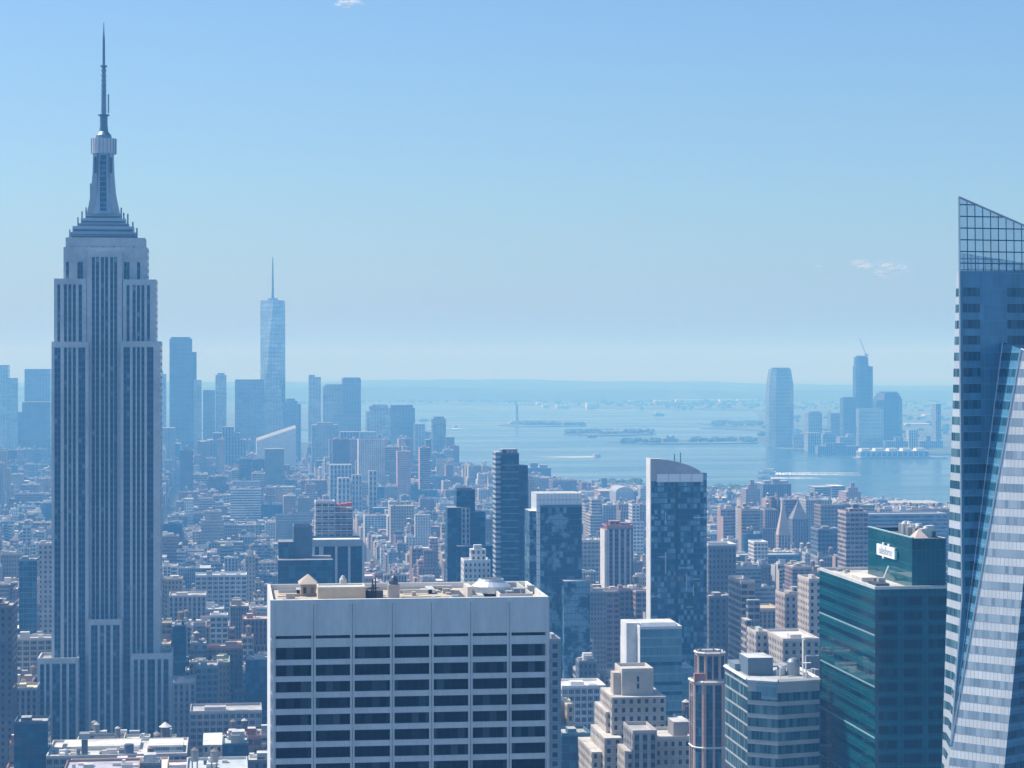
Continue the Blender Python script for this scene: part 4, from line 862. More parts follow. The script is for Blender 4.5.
# big cluttered roof in the lower corner by the skyscraper
def corner_roof():
    d = 1075; Y = Ypx(115, d); x0, x1 = fx(46, Y), fx(187, Y); z = fz(757, 115, Y); D = 46
    r = root('cluttered_roof_building', 'broad building with a cluttered white roof at the foot of the limestone skyscraper', 'building', ((x0+x1)/2, Y, 2))
    s = MB(); s.box(x0, x1, Y, Y+D, 2, z, 'loft_wall', (.3, .3, .31), 'roofing', (.7, .68, .64)); part('wall', s, r)
    s = MB(); s.ring((x0, x1, Y, Y+D), z+.003, z+1.2, .6, 'plain', (.6, .58, .55)); part('parapet', s, r)
    s = MB(); s.box(fx(148, Y+8), x1-2, Y+10, Y+30, z+.003, z+3.4, 'ribbon_wall', (.6, .62, .64), 'roofing', (.78, .77, .75)); part('penthouse', s, r)
    s = MB(); s.box(fx(62, Y+20), fx(140, Y+20), Y+20, Y+40, z+.003, z+2, 'plain', (.66, .62, .55), 'roofing', (.75, .72, .66)); part('raised_roof', s, r)
    s = MB(); X = fx(129, Y+4); s.cone(X, Y+4, [(2.3, z), (2.3, z+5), (2, z+5.4)], 'plain', (.1, .13, .17), 14); part('water_tank', s, r)
    s = MB(); X = fx(84.5, Y+6); s.box(X-1.4, X+1.4, Y+6, Y+9, z+.003, z+7.5, 'plain', (.07, .09, .12)); part('flue', s, r)
    for i in range(22):
        s = MB(); X = random.uniform(x0+2, fx(146, Y)); y = Y+random.uniform(2, 18); s.box(X, X+random.uniform(1, 5), y, y+random.uniform(1.5, 4), z+.003, z+random.uniform(.8, 2.8), 'metal', random.choice(((.7, .7, .7), (.5, .5, .5), (.14, .16, .18), (.62, .6, .56)))); part('rooftop_unit', s, r)
    hero(45, 188, 768, d, 741, 'cluttered roof', (x0-2, x1+2, Y-2, Y+D+2), z)
    # water tank with the white cone behind it
    y = Y+D+14; X, zt = xz(165.5, 722, y)
    t = root('water_tower', 'round rooftop water tower with a broad white conical cap before the skyscraper', 'water tower', (X, y, 2))
    s = MB(); s.cone(X, y, [(2.2, zt-7.6), (2.2, zt-2.2)], 'plain', (.2, .17, .15), 14); part('tank', s, t)
    s = MB(); s.cone(X, y, [(3.3, zt-2.3), (1.5, zt-1.1), (.2, zt)], 'plain', (.8, .78, .76), 14); part('conical_cap', s, t)
    s = MB(); s.box(X-3.4, X+3.4, y-3.4, y+3.4, 2, zt-10, 'punched_wall', (.3, .3, .31)); part('stair_tower', s, t)
    for sx in (-1, 1):
        for sy in (-1, 1):
            s = MB(); s.bar((X+1.6*sx, y+1.6*sy, zt-10), (X+1.6*sx, y+1.6*sy, zt-7.5), .3, 'metal', (.2, .2, .2)); part('leg', s, t)
corner_roof()

# ------------------------------------------------------------------ far skylines
def skyline(rows, cat='tower', group=None):
    rn = random.Random(31)
    for name, label, l, rr, yt, d, dep, t, tiers in rows:
        gl = t[2] > t[0]*1.3; f = rn.uniform(.3, .85); t = (f, f*rn.uniform(.93, 1.0), f*rn.uniform(.88, 1)) if gl else t
        tower(name, label, cat, l, rr, yt, d, dep, 'tower_glass' if gl else 'strip_wall', t, (.3, .3, .32), 6, 8, yb=440, group=group,
              tiers=[('step', *q[:3], q[3] if len(q) > 3 else 4, dep*.6, 'tower_glass' if gl else 'strip_wall', tuple(c*rn.uniform(.75, 1) for c in t) if gl else t) for q in tiers])
G1, G2, G3 = (.1, .14, .19), (.17, .2, .24), (.26, .27, .28)
skyline([
    ('downtown_tower', 'tall slim pale downtown tower, the highest between skyscraper and spired glass tower', 169.5, 192, 338.5, 5300, 45, (.22, .25, .3), [(192, 196.5, 352, 8), (171, 190, 337, 6)]),
    ('downtown_tower', 'dark narrow downtown block at the foot of the slim pale tower', 193.5, 201.5, 380, 5200, 40, G1, []),
    ('downtown_block', 'low flat downtown block joined to a taller thin shaft', 203, 215, 390, 5400, 40, G2, []),
    ('downtown_tower', 'thin downtown shaft with a small cap beside the low flat block', 215.5, 226.5, 375, 5450, 35, G1, [(217.5, 224.5, 373, 8)]),
    ('downtown_block', 'wide flat-topped downtown box touching the spired glass tower', 235, 264.5, 379.5, 5300, 50, G1, []),
    ('downtown_tower', 'rounded-shoulder downtown block close behind the spired glass tower', 285.2, 297.5, 401, 5700, 45, G2, [(286.5, 295, 398.5, 6), (297.5, 301, 404, 6)]),
    ('downtown_tower', 'downtown tower with a slanting top, first past the spired glass tower', 309, 321, 377, 5500, 45, G1, [(309, 315, 375, 4)]),
    ('downtown_tower', 'mid downtown slab of two heights next to the slanting-top tower', 323, 342, 386, 5700, 50, G2, [(325, 342, 384.3, 8)]),
    ('downtown_tower', 'flat square downtown tower, the last tall one before the bay', 342.5, 361, 378.5, 5650, 50, G1, [(343.5, 360, 377.5, 8)]),
    ('downtown_block', 'broad downtown block with a stepped pyramid-like shoulder', 367, 390.5, 411, 5200, 60, G2, [(370, 388.5, 406, 5), (373, 387, 404.5, 8)]),
    ('downtown_block', 'broad twin-shouldered downtown block next to the pyramid-like one', 389.5, 415, 408, 5400, 60, G1, [(391, 413, 405, 6)]),
    ('downtown_block', 'low downtown block stepping down to the open bay', 415, 425, 424, 5300, 50, G2, [(425, 431, 432, 4)]),
    ('waterfront_tower', 'thin waterfront tower alone at the tip before the bay', 433, 446, 419, 5100, 40, G1, [(434.5, 444, 416.5, 6)]),
    ('waterfront_block', 'short waterfront block attached at the very tip of the island', 446.5, 454.5, 437, 5000, 40, G2, []),
    ('downtown_tower', 'hazy downtown tower at the picture edge with a sloped shoulder', -12, 8, 365, 5600, 50, G2, [(8, 17, 378, 5)]),
    ('downtown_tower', 'hazy flat-topped downtown tower standing over a darker boxy block', 24.5, 50, 369, 5700, 50, (.2, .24, .28), []),
    ('downtown_block', 'darker boxy downtown block overlapping the hazy flat-topped tower', 22, 50, 402, 5100, 50, G1, [(18, 22, 412, 6)]),
    ('downtown_tower', 'ragged narrow downtown tower touching the skyscraper outline', 160, 166, 374, 5600, 40, G2, [(158, 163, 371, 6)]),
    ('downtown_block', 'low square downtown block against the skyscraper edge below the ragged tower', 160, 175, 428, 4600, 50, G2, []),
    ('stepped_downtown_block', 'massive stepped stone block in front of the wide flat-topped box', 207, 246, 440, 4700, 70, (.3, .29, .3), [(213, 240, 433, 8), (222, 234, 427, 14)]),
    ('dark_downtown_block', 'dark upright block before the white wedge roof building', 265, 284, 449, 3900, 40, G1, []),
    ('downtown_block', 'dark downtown block in front of the slab of two heights', 312, 338, 425, 4900, 55, G1, [(317, 333, 422.5, 8)]),
    ('downtown_block', 'smaller dark downtown block under the flat square tower', 340.5, 359, 432, 4700, 50, (.24, .25, .28), []),
    ('downtown_block', 'squat downtown block in front of the pyramid-like shoulder block', 360, 376, 432, 4800, 50, G2, []),
    ('downtown_block', 'small grey block standing below the twin-shouldered downtown block', 394, 404, 447, 4500, 40, (.24, .3, .36), []),
    ('pale_downtown_block', 'pale low block with several lit white walls under downtown', 330, 352, 465, 3900, 50, (.5, .48, .47), [(352, 366, 470, 6)]),
    ('white_slab_pair', 'pair of pale apartment slabs in the midst of the low city', 338, 350, 478, 3400, 30, (.62, .58, .56), [(352, 362, 475, 8), (369, 377, 471, 14)]),
])
def wedge():
    d = 4500; Y = Ypx(276, d); r = root('white_wedge_building', 'white building whose long roof slopes like a wedge below downtown', 'building', (fx(276, Y), Y+30, 2))
    x0, x1 = fx(256.5, Y), fx(296, Y); z0, z1 = fz(441, 276, Y), fz(428, 276, Y); D = 70; s = MB()
    s.face([(x0, Y, 2), (x1, Y, 2), (x1, Y, z1), (x0, Y, z0)], 'plain', (.62, .63, .64)); s.face([(x0, Y+D, 2), (x0, Y, 2), (x0, Y, z0), (x0, Y+D, z0)], 'plain', (.7, .7, .7)); s.face([(x1, Y, 2), (x1, Y+D, 2), (x1, Y+D, z1), (x1, Y, z1)], 'plain', (.5, .5, .5)); part('wall', s, r)  # left face tinted lighter, right darker: sun and shade painted in
    s = MB(); s.face([(x0, Y-1, z0+.3), (x1, Y-1, z1+.3), (x1, Y+D, z1+4), (x0, Y+D, z0+4)], 'plain', (.3, .31, .32)); s.face([(x0, Y-1, z0-2), (x1, Y-1, z1-2), (x1, Y-1, z1+.3), (x0, Y-1, z0+.3)], 'plain', (.78, .78, .78)); part('sloping_roof', s, r)
    HERO.append((256, 297, 458, d, 428, 'wedge roof')); FOOT.append((x0-5, x1+5, Y-5, Y+D+5)); OCC.append((x0, x1, Y, Y+D, z0, -1))
wedge()
def spired():
    d = 5500; Y = Ypx(273, d); x0, x1 = fx(260.5, Y), fx(285.5, Y); cx = (x0+x1)/2; h = (x1-x0)/2; cy = Y+h; z0, z1 = 58, fz(304, 273, Y)
    r = root('spired_glass_tower', 'tallest downtown glass tower with tapering triangular faces and a thin spire', 'skyscraper', (cx, cy, 2))
    s = MB(); s.box(x0, x1, Y, Y+2*h, 2, z0, 'tower_glass', WHITE, metres=True); part('podium', s, r)
    b_ = [Vector((cx+sx*h, cy+sy*h, z0)) for sx, sy in ((-1, -1), (1, -1), (1, 1), (-1, 1))]
    t_ = [Vector((cx, cy-h, z1)), Vector((cx+h, cy, z1)), Vector((cx, cy+h, z1)), Vector((cx-h, cy, z1))]
    for i in range(4):
        j = (i+1) % 4
        s = MB(); planar(s, [tuple(b_[i]), tuple(b_[j]), tuple(t_[i])], 'tower_glass', WHITE); part('upright_facet', s, r)
        s = MB(); planar(s, [tuple(b_[j]), tuple(t_[j]), tuple(t_[i])], 'tower_glass', WHITE); part('inverted_facet', s, r)
    s = MB(); s.face([tuple(v) for v in t_], 'plain', (.3, .3, .3)); zc = fz(300, 273, Y); s.prism([(v.x*.97+cx*.03, v.y*.97+cy*.03) for v in t_], z1, zc, 'tower_glass', WHITE, metres=True); part('crown_parapet', s, r)
    s = MB(); s.cone(cx, cy, [(13, zc), (13, zc+5)], 'metal', (.25, .3, .34), 14); part('ring_platform', s, r)
    s = MB(); s.cone(cx, cy, [(3.6, zc+5), (2.6, fz(285, 273, Y)), (2.0, fz(268, 273, Y)), (.9, fz(256.5, 273, Y))], 'metal', (.2, .26, .32), 8); part('spire', s, r)
    HERO.append((259, 287, 440, d, 257, 'spired tower')); FOOT.append((x0-5, x1+5, Y-5, Y+2*h+5)); OCC.append((x0, x1, Y, Y+2*h, z1, -1))
spired()
# across the river
def shaped(name, label, prof, d, dep, t, base=2):
    """tower whose plan narrows: prof = [(left px, right px, y)] from the bottom up"""
    pm = (prof[0][0]+prof[0][1])/2; Y = Ypx(pm, d); r = root(name, label, 'tower', (fx(pm, Y), Y+dep/2, base)); s = MB()
    R = []
    for l, rr, y in prof:
        a, c = fx(l, Y), fx(rr, Y); z = max(base, fz(y, pm, Y)); q = (c-a)/(fx(prof[0][1], Y)-fx(prof[0][0], Y)); g = (c-a)*.22; yy = Y+dep*(1-q)/2; y2 = Y+dep-dep*(1-q)/2
        R.append([(a, yy+g, z), (a+g, yy, z), (c-g, yy, z), (c, yy+g, z), (c, y2, z), (a, y2, z)])
    for A, B in zip(R, R[1:]):
        for i in range(6): j = (i+1) % 6; planar(s, [A[i], A[j], B[j], B[i]], 'tower_glass', t)
    s.face(R[-1], 'plain', (.3, .3, .32)); part('wall', s, r)
    l, rr, y = prof[-1]; s = MB(); z = R[-1][0][2]; a, c = fx(l+1.2, Y), fx(rr-1.2, Y); s.box(a, c, Y+dep*.3, Y+dep*.7, z, z+4, 'metal', (.2, .22, .25)); part('roof_house', s, r)
    return r, Y
shaped('riverside_tower', 'tall rounded glass tower narrowing to its top across the river', [(770.5, 795, 449), (770.3, 795, 405), (770.8, 794.8, 385), (773, 792.5, 369)], 6640, 60, (.6, .58, .55))
r, Y = shaped('riverside_tower', 'slim tall tower across the river with a crane over its notched top', [(857, 874, 449), (857, 874, 366.5), (857.2, 870, 366), (857.5, 869.5, 357)], 6600, 45, (.2, .2, .2))
s = MB(); X, z = xz(867, 354, Y); s.bar((X, Y+15, z-12), (X, Y+15, z), 1.6, 'metal', (.3, .32, .34)); s.bar((X, Y+15, z), (fx(861, Y), Y+15, fz(338, 861, Y)), 1.0, 'metal', (.35, .38, .4)); s.bar((X, Y+15, z), (X+8, Y+15, z-4), 2, 'metal', (.3, .32, .34)); part('crane', s, r)
shaped('riverside_tower', 'broad tower with chamfered shoulders across the river', [(878.5, 904, 449), (878.5, 904, 400), (882, 900.5, 393)], 6700, 60, (.2, .2, .2))
skyline([
    ('riverside_block', 'mid-height slab across the river against the crane tower', 843.5, 856, 398, 6500, 40, G1, [(844.5, 855, 397, 6)]),
    ('riverside_block', 'faint shorter block across the river between two mid slabs', 831, 843, 413, 6900, 40, G2, []),
    ('riverside_block', 'small square block across the river nearest the rounded glass tower', 808.5, 822, 413, 6800, 45, G2, [(810, 820.5, 411.5, 6)]),
    ('riverside_block', 'wide dark block across the river at the crane tower foot', 859, 883.5, 409, 6550, 50, G1, []),
    ('riverside_block', 'low annex across the river at the rounded tower foot', 794, 806, 434, 6600, 45, G2, []),
    ('riverside_house', 'low pale block across the river with a white roof under the small square block', 808, 821, 433, 6350, 45, (.42, .42, .43), []),
    ('riverside_house', 'low block with two white roof boxes across the river', 823, 837, 434, 6400, 45, (.4, .41, .43), [(825, 834, 432, 8)]),
    ('riverside_house', 'low white-roofed block across the river under the mid-height slab', 840, 856, 437, 6350, 40, (.5, .5, .5), [(848, 854, 434, 8)]),
    ('riverside_house', 'long grey quay building across the river below the white-roofed blocks', 818, 862, 446, 6150, 30, (.26, .28, .32), [(826, 846, 443, 6)]),
    ('riverside_house', 'upright white block across the river behind the white pier hall', 909, 918, 430, 6500, 30, (.66, .66, .66), []),
    ('riverside_house', 'low dark hall across the river by the broad chamfered tower', 885, 908, 441, 6450, 40, (.28, .3, .34), [(896, 903, 437, 6)]),
    ('riverside_house', 'grey slabs across the river beside the faceted tower edge', 920, 943, 441, 6600, 60, (.34, .36, .4), [(936, 941, 404, 20), (926, 931, 436, 8)]),
])
def pier_hall():
    d = 5900; Y = Ypx(895, d); r = root('pier_hall', 'long white hall on a pier across the river', 'building', (fx(895, Y), Y+20, 1))
    x0, x1 = fx(860.5, Y), fx(929, Y); s = MB(); s.box(x0-6, fx(947, Y), Y-6, Y+60, .2, 3, 'plain', (.25, .25, .26)); part('pier_deck', s, r)
    s = MB(); s.box(x0, x1, Y, Y+40, 3, fz(451, 895, Y), 'loft_wall', (.5, .53, .56), 'plain', (.75, .76, .77), bay=14, fl=14); part('wall', s, r)
    for i in range(5):
        s = MB(); a = x0+4+(x1-x0)*i/5; s.box(a, a+24, Y+4, Y+34, fz(451, 895, Y)+.01, fz(448.4, 895, Y), 'plain', (.74, .75, .76)); part('roof_monitor', s, r)
    HERO.append((860, 945, 460, d, 448, None))
pier_hall()

# ------------------------------------------------------------------ islands, statue, boats, port sheds
def isle(name, pts, z=2.5):
    P = [ground(a, y) for a, y in pts]; return sheet(name, [(p_.x, p_.y) for p_ in P], z, 'land', 3)
isle('statue_island', [(498, 425.5), (520, 427), (560, 426.6), (587, 426), (586, 424.8), (560, 423.6), (525, 423.6)])
isle('museum_island', [(563, 434.5), (600, 436.2), (630, 436), (656, 434), (652, 432), (620, 430.8), (580, 431.3)])
isle('near_island', [(609, 442.5), (650, 444.6), (700, 444.3), (758, 443.5), (760, 439.6), (720, 438.8), (690, 441), (640, 441)])
isle('park_island', [(700, 424), (725, 426.5), (762, 427.5), (762, 422), (735, 421.5)])
def wood(name, spans, h0, h1, seed, n):
    """one wooded mass of many small leaf clumps"""
    rnd = random.Random(seed); mb = MB()
    for _ in range(n):
        l, rr, y0, y1 = rnd.choice(spans); g = ground(rnd.uniform(l, rr), rnd.uniform(y0, y1)); h = rnd.uniform(h0, h1); w_ = h*rnd.uniform(.5, 1.1)
        n_ = 6; P = []
        for q, (f, zz_) in enumerate(((.7, .15), (1, .5), (.6, .85))):
            P.append([(g.x+w_*f*math.cos(i*1.047+q)*rnd.uniform(.75, 1.1), g.y+w_*f*math.sin(i*1.047+q)*rnd.uniform(.75, 1.1), 2+h*zz_) for i in range(n_)])
        for A, B in zip(P, P[1:]):
            for i in range(n_): j = (i+1) % n_; mb.face([A[i], A[j], B[j], B[i]], 'foliage')
        for i in range(n_): mb.face([P[2][i], P[2][(i+1) % n_], (g.x, g.y, 2+h)], 'foliage')
    return mb.build(name, kind='stuff')
wood('woodland', [(520, 560, 424, 425.6), (527, 556, 424, 425.6), (565, 585, 425, 425.6), (566, 605, 432, 434.5), (600, 654, 432, 434.5), (620, 660, 441.6, 443.4), (690, 757, 440, 443), (712, 762, 422.5, 426.5)], 6, 13, 4, 700)
wood('shoreline_woods', [(545, 760, 397, 407), (330, 545, 398, 403.5), (760, 950, 396, 440), (640, 945, 400, 410)], 9, 20, 8, 900)
wood('riverbank_trees', [(556, 645, 484.5, 490), (598, 640, 486, 493), (705, 760, 491, 496)], 7, 14, 9, 160)
def statue():
    d = EYE*F_PX/(424.8-HY); g = at(516.8, d); r = root('statue_monument', 'tiny robed statue with a raised arm on a tall pedestal on its island', 'statue', (g.x, g.y, 2)); T = (.22, .32, .3); x, y = g.x, g.y
    s = MB(); s.box(x-32, x+32, y-30, y+30, 2, 11, 'stone', (.4, .38, .36)); s.box(x-22, x+22, y-22, y+22, 11.01, 16, 'stone', (.4, .38, .36)); part('fort_base', s, r)
    s = MB(); s.cone(x, y, [(12, 16), (11, 22), (8.5, 24), (7.5, 42), (9, 44), (9, 47)], 'stone', (.42, .4, .38), 4); part('pedestal', s, r)
    s = MB(); s.cone(x, y, [(6.5, 47), (5.8, 55), (4.8, 66), (5.2, 73), (4.2, 79), (1.8, 81), (2.2, 84), (1.4, 88), (.5, 89)], 'plain', T, 10); part('figure', s, r)
    s = MB(); s.bar((x-4, y, 77), (x-6, y, 86), 1.5, 'plain', T, 1.1); s.bar((x-6, y, 86), (x-5.6, y, 92), 1, 'plain', T, 1.4); part('torch_arm', s, r)
    s = MB(); s.box(x+2.5, x+5, y-5, y-3.2, 66, 73, 'plain', T); part('tablet', s, r)
statue()
def house(name, label, l, rr, yt, yb, t, rt, tiers=(), cat='building', dep=30, group=None):
    d = EYE*F_PX/(yb-HY); Y = Ypx((l+rr)/2, d); x0, x1 = fx(l, Y), fx(rr, Y); z1 = max(6, fz(yt, (l+rr)/2, Y))
    r = root(name, label, cat, ((x0+x1)/2, Y+dep/2, 2), group); s = MB(); s.box(x0, x1, Y, Y+dep, 2, z1, 'plain', t, bay=6, fl=6); part('wall', s, r)
    s = MB(); s.box(x0-.5, x1+.5, Y-.5, Y+dep+.5, z1+.003, z1+1.5, 'plain', rt); part('roof', s, r)
    for a, c, y in tiers:
        s = MB(); s.box(fx(a, Y), fx(c, Y), Y+3, Y+dep*.7, z1, fz(y, a, Y), 'plain', t); part('turret', s, r)
house('museum_hall', 'dark towered hall on the flat near island', 663, 678, 439, 442.8, (.26, .2, .18), (.28, .22, .2), [(667, 668.6, 435), (673, 674.6, 435.5), (669, 673, 437)])
house('island_hall', 'low white hall at the end of the flat near island', 648, 657, 440.6, 443, (.7, .7, .68), (.75, .75, .74))
house('island_pavilion', 'long pale roofed hall amid the trees of the middle island', 603, 623, 431.3, 434.4, (.5, .5, .48), (.6, .62, .62))
house('island_lodge', 'dark little lodge at the end of the statue island', 574, 580, 423.5, 425.6, (.2, .18, .16), (.22, .2, .2))
shed = [(587, 597.5, 403.6, 408.2, 'bright white waterfront shed, the brightest on the far shore'), (557, 570, 405.4, 408, 'pair of low white sheds on the far shore beyond the statue'), (543, 550, 405.2, 407.6, 'smaller white shed at the western tip of the far shore'), (537, 542, 402.6, 405, 'faint white shed behind the tip of the far shore'),
        (655, 672, 400.6, 402.6, 'long pale port shed at the start of the white port line'), (676, 700, 399.8, 402.4, 'long white port shed, longest in the far port line'), (703, 716, 400, 402.4, 'white port shed next to the longest one in the line'), (720, 734, 399.4, 402, 'white port shed with the tallest end in the far line'), (738, 758, 399.6, 402, 'last white port shed before the rounded glass tower'),
        (800, 818, 398.6, 400.4, 'pale far shed between rounded tower and mid slab'), (905, 930, 397, 399, 'pale far shed beyond the chamfered tower'), (908, 935, 424, 425.6, 'long white low hall on flats beyond the chamfered tower'), (925, 932, 415, 416.4, 'short white shed beyond the chamfered tower'), (630, 642, 401, 402.4, 'dim pale shed where the port line fades'), (500, 512, 397.6, 399, 'pale patch-like shed on the hill shore above the statue')]
for l, rr, yt, yb, lab in shed:
    house('waterfront_shed', lab, l, rr, yt, yb, (.75, .75, .75), (.8, .8, .8), cat='shed', dep=60, group='white sheds along the far shore')
def boat(name, label, px, py, L, head, wake, cat='boat', dark=False):
    g = ground(px, py); r = root(name, label, cat, (g.x, g.y, 0)); s = MB(); h = L*.13; t = (.12, .14, .18) if dark else (.7, .7, .7); c, sn = math.cos(head), math.sin(head)
    def q(a, b_, z): return (g.x+a*c-b_*sn, g.y+a*sn+b_*c, z)
    w_ = L*.14; O = [(-L/2, -w_), (L*.3, -w_), (L/2, 0), (L*.3, w_), (-L/2, w_)]
    for i in range(5): a, b_ = O[i], O[(i+1) % 5]; s.face([q(a[0]*.94, a[1]*.8, .1), q(b_[0]*.94, b_[1]*.8, .1), q(*b_, h), q(*a, h)], 'plain', t)
    s.face([q(*a, h) for a in O], 'plain', (.5, .5, .5)); part('hull', s, r)
    s = MB(); C2 = [(-L*.35, -w_*.7), (L*.2, -w_*.7), (L*.2, w_*.7), (-L*.35, w_*.7)]
    for i in range(4): a, b_ = C2[i], C2[(i+1) % 4]; s.face([q(*a, h+.01), q(*b_, h+.01), q(*b_, h*2.1), q(*a, h*2.1)], 'plain', (.75, .75, .75))
    s.face([q(*a, h*2.1) for a in C2], 'plain', (.8, .8, .8)); part('cabin', s, r)
    s = MB(); s.bar(q(L*.05, 0, h*2.1), q(L*.05, 0, h*3.4), L*.012, 'metal', (.4, .4, .4)); part('mast', s, r)
    if wake:
        l2, wd = wake; mb = MB(); rnd = random.Random(int(px)); n = 26
        for k in (-1, 1):
            for i in range(n):
                a0, a1 = -L*.45-l2*i/n, -L*.45-l2*(i+.85)/n; o0, o1 = k*(w_+wd*(.35+.5*i/n)), k*(w_+wd*(.35+.5*(i+1)/n)); f0 = wd*(1-.75*i/n)*rnd.uniform(.5, 1.1)
                P = [q(a0, o0-f0/2, .06), q(a0, o0+f0/2, .06), q(a1, o1+f0/2, .06), q(a1, o1-f0/2, .06)]
                mb.face(P if k > 0 else P, 'foam')
        mb.build('wake', kind='stuff')
boat('ferry', 'white ferry trailing a long double wake near the far river bank', 767, 473.5, 42, 2.9, (190, 50), 'ferry')
boat('motor_launch', 'small white launch with a short wake below the ferry', 764, 478, 30, 3.0, (110, 30))
boat('speedboat', 'white speedboat throwing a bright trail in mid bay', 597, 456.5, 26, .25, (150, 40))
boat('motor_boat', 'white boat turning off the island tip waterfront', 455, 428, 40, .9, (90, 60))
boat('barge', 'small dark barge below the middle island', 592, 437.2, 34, .1, None, 'barge', True)
boat('cargo_ship', 'small dark cargo ship far out beyond the islands', 659, 415.6, 56, .05, None, 'ship', True)
boat('tanker_ship', 'faint dark tanker off the downtown waterfront', 424, 421, 46, .1, None, 'ship', True)

# ------------------------------------------------------------------ clouds (outside the haze)
mc, nt, p = newmat('cloud_vapour'); b = NB(nt); nt.nodes.remove(p)
df, tr, tp_ = b.n('ShaderNodeBsdfDiffuse'), b.n('ShaderNodeBsdfTranslucent'), b.n('ShaderNodeBsdfTransparent')
for q in (df, tr): q.inputs[0].default_value = (1, 1, 1, 1)
m1, m2, lw_ = b.n('ShaderNodeMixShader'), b.n('ShaderNodeMixShader'), b.n('ShaderNodeLayerWeight')
nt.links.new(df.outputs[0], m1.inputs[1]); nt.links.new(tr.outputs[0], m1.inputs[2]); m1.inputs[0].default_value = .8
op = b.m('MULTIPLY', b.m('POWER', b.m('SUBTRACT', 1.0, lw_.outputs['Facing']), 1.6), b.ramp(b.noise(worldpos(b), .004, 5, .65), .36, .7, .0, .5))
b.put(m2.inputs[0], op); nt.links.new(tp_.outputs[0], m2.inputs[1]); nt.links.new(m1.outputs[0], m2.inputs[2]); nt.links.new(m2.outputs[0], nt.nodes['Material Output'].inputs['Surface'])
def cloud(label, px, py, d, W, H, n, seed):
    """heap of soft vapour puffs, wide and low"""
    rnd = random.Random(seed); c = at(px, d, zat(py, d)); mb = MB(); rx, ry = SA, CA
    for _ in range(n):
        u = rnd.gauss(0, .42); v = rnd.uniform(-.5, .5); hh = rnd.gauss(0, .3)*(1-min(.8, abs(u))); R = W*rnd.uniform(.16, .34)*(1-.5*min(1, abs(u)))
        x, y, z = c.x+CA*u*W+SA*v*W*.6, c.y-SA*u*W+CA*v*W*.6, c.z+hh*H
        mb.cone(x, y, [(max(.02, math.sin(math.pi*j/9))*R, z-math.cos(math.pi*j/9)*R*.5) for j in range(10)], 'cloud_vapour', WHITE, 16, True)
    o = mb.build('cloud', None, label, 'cloud', 'faint clouds', origin=tuple(c))
    for f in o.data.polygons: f.use_smooth = True
cloud('tiny faint white cloud low in the open sky near the faceted tower', 881, 265, 42000, 760, 330, 13, 2)
cloud('small bright white cloud scrap cut by the top of the picture', 349, 2, 42000, 420, 180, 9, 5)

# ------------------------------------------------------------------ the ordinary city
WALLS = [('tan brick', (.38, .28, .2)), ('cream stone', (.52, .45, .37)), ('pale grey', (.44, .44, .44)), ('red brick', (.3, .15, .11)), ('brown brick', (.17, .12, .1)), ('blue-grey', (.2, .23, .27)),
         ('white', (.68, .67, .65)), ('pinkish brick', (.44, .3, .26)), ('concrete', (.29, .29, .29)), ('buff brick', (.47, .38, .27)), ('dark glass', (.04, .08, .12))]
WW = [15, 12, 9, 13, 7, 7, 8, 12, 9, 11, 5]
ROOFS = [('white', (.72, .72, .71)), ('grey', (.4, .4, .4)), ('tan', (.52, .46, .38)), ('black', (.09, .09, .1)), ('silver', (.55, .56, .58)), ('rust', (.34, .18, .13)), ('pale', (.62, .6, .57)), ('green', (.24, .33, .22))]
RW = [24, 16, 12, 10, 16, 4, 16, 3]
STY = {'punched_wall': 'small windows', 'loft_wall': 'loft windows', 'strip_wall': 'window strips', 'ribbon_wall': 'ribbon windows', 'balcony_wall': 'balconies', 'curtain_wall': 'glazing'}
def spec(x0, x1, y0, y1, h, rnd):
    w_ = rnd.choices(WALLS, WW)[0]; st = 'curtain_wall' if w_[0] == 'dark glass' else rnd.choices(['punched_wall', 'loft_wall', 'strip_wall', 'ribbon_wall', 'balcony_wall'], [40, 22, 16, 12, 10])[0]
    form = rnd.choices(['plain', 'setback', 'wing', 'court'], [44, 24, 14, 18])[0] if h > 16 else 'plain'
    return dict(b=(x0, x1, y0, y1), h=h, wall=w_, st=st, roof=rnd.choices(ROOFS, RW)[0], form=form, tanks=rnd.choices([0, 1, 2], [58, 32, 10])[0], bulk=rnd.choices([0, 1, 2, 3], [6, 44, 32, 18])[0], units=rnd.choices([1, 3, 6, 9], [20, 30, 30, 20])[0], seed=rnd.random())
LIMIT = [(0, 476), (160, 470), (250, 462), (310, 458), (455, 463), (553, 479), (650, 488), (800, 494), (900, 500), (1024, 506)]
SPECS = []; PARK = []
rnd = random.Random(21)
AVE = [-88+q*265 for q in range(-8, 12)]
yrow = 880.0; row = 0
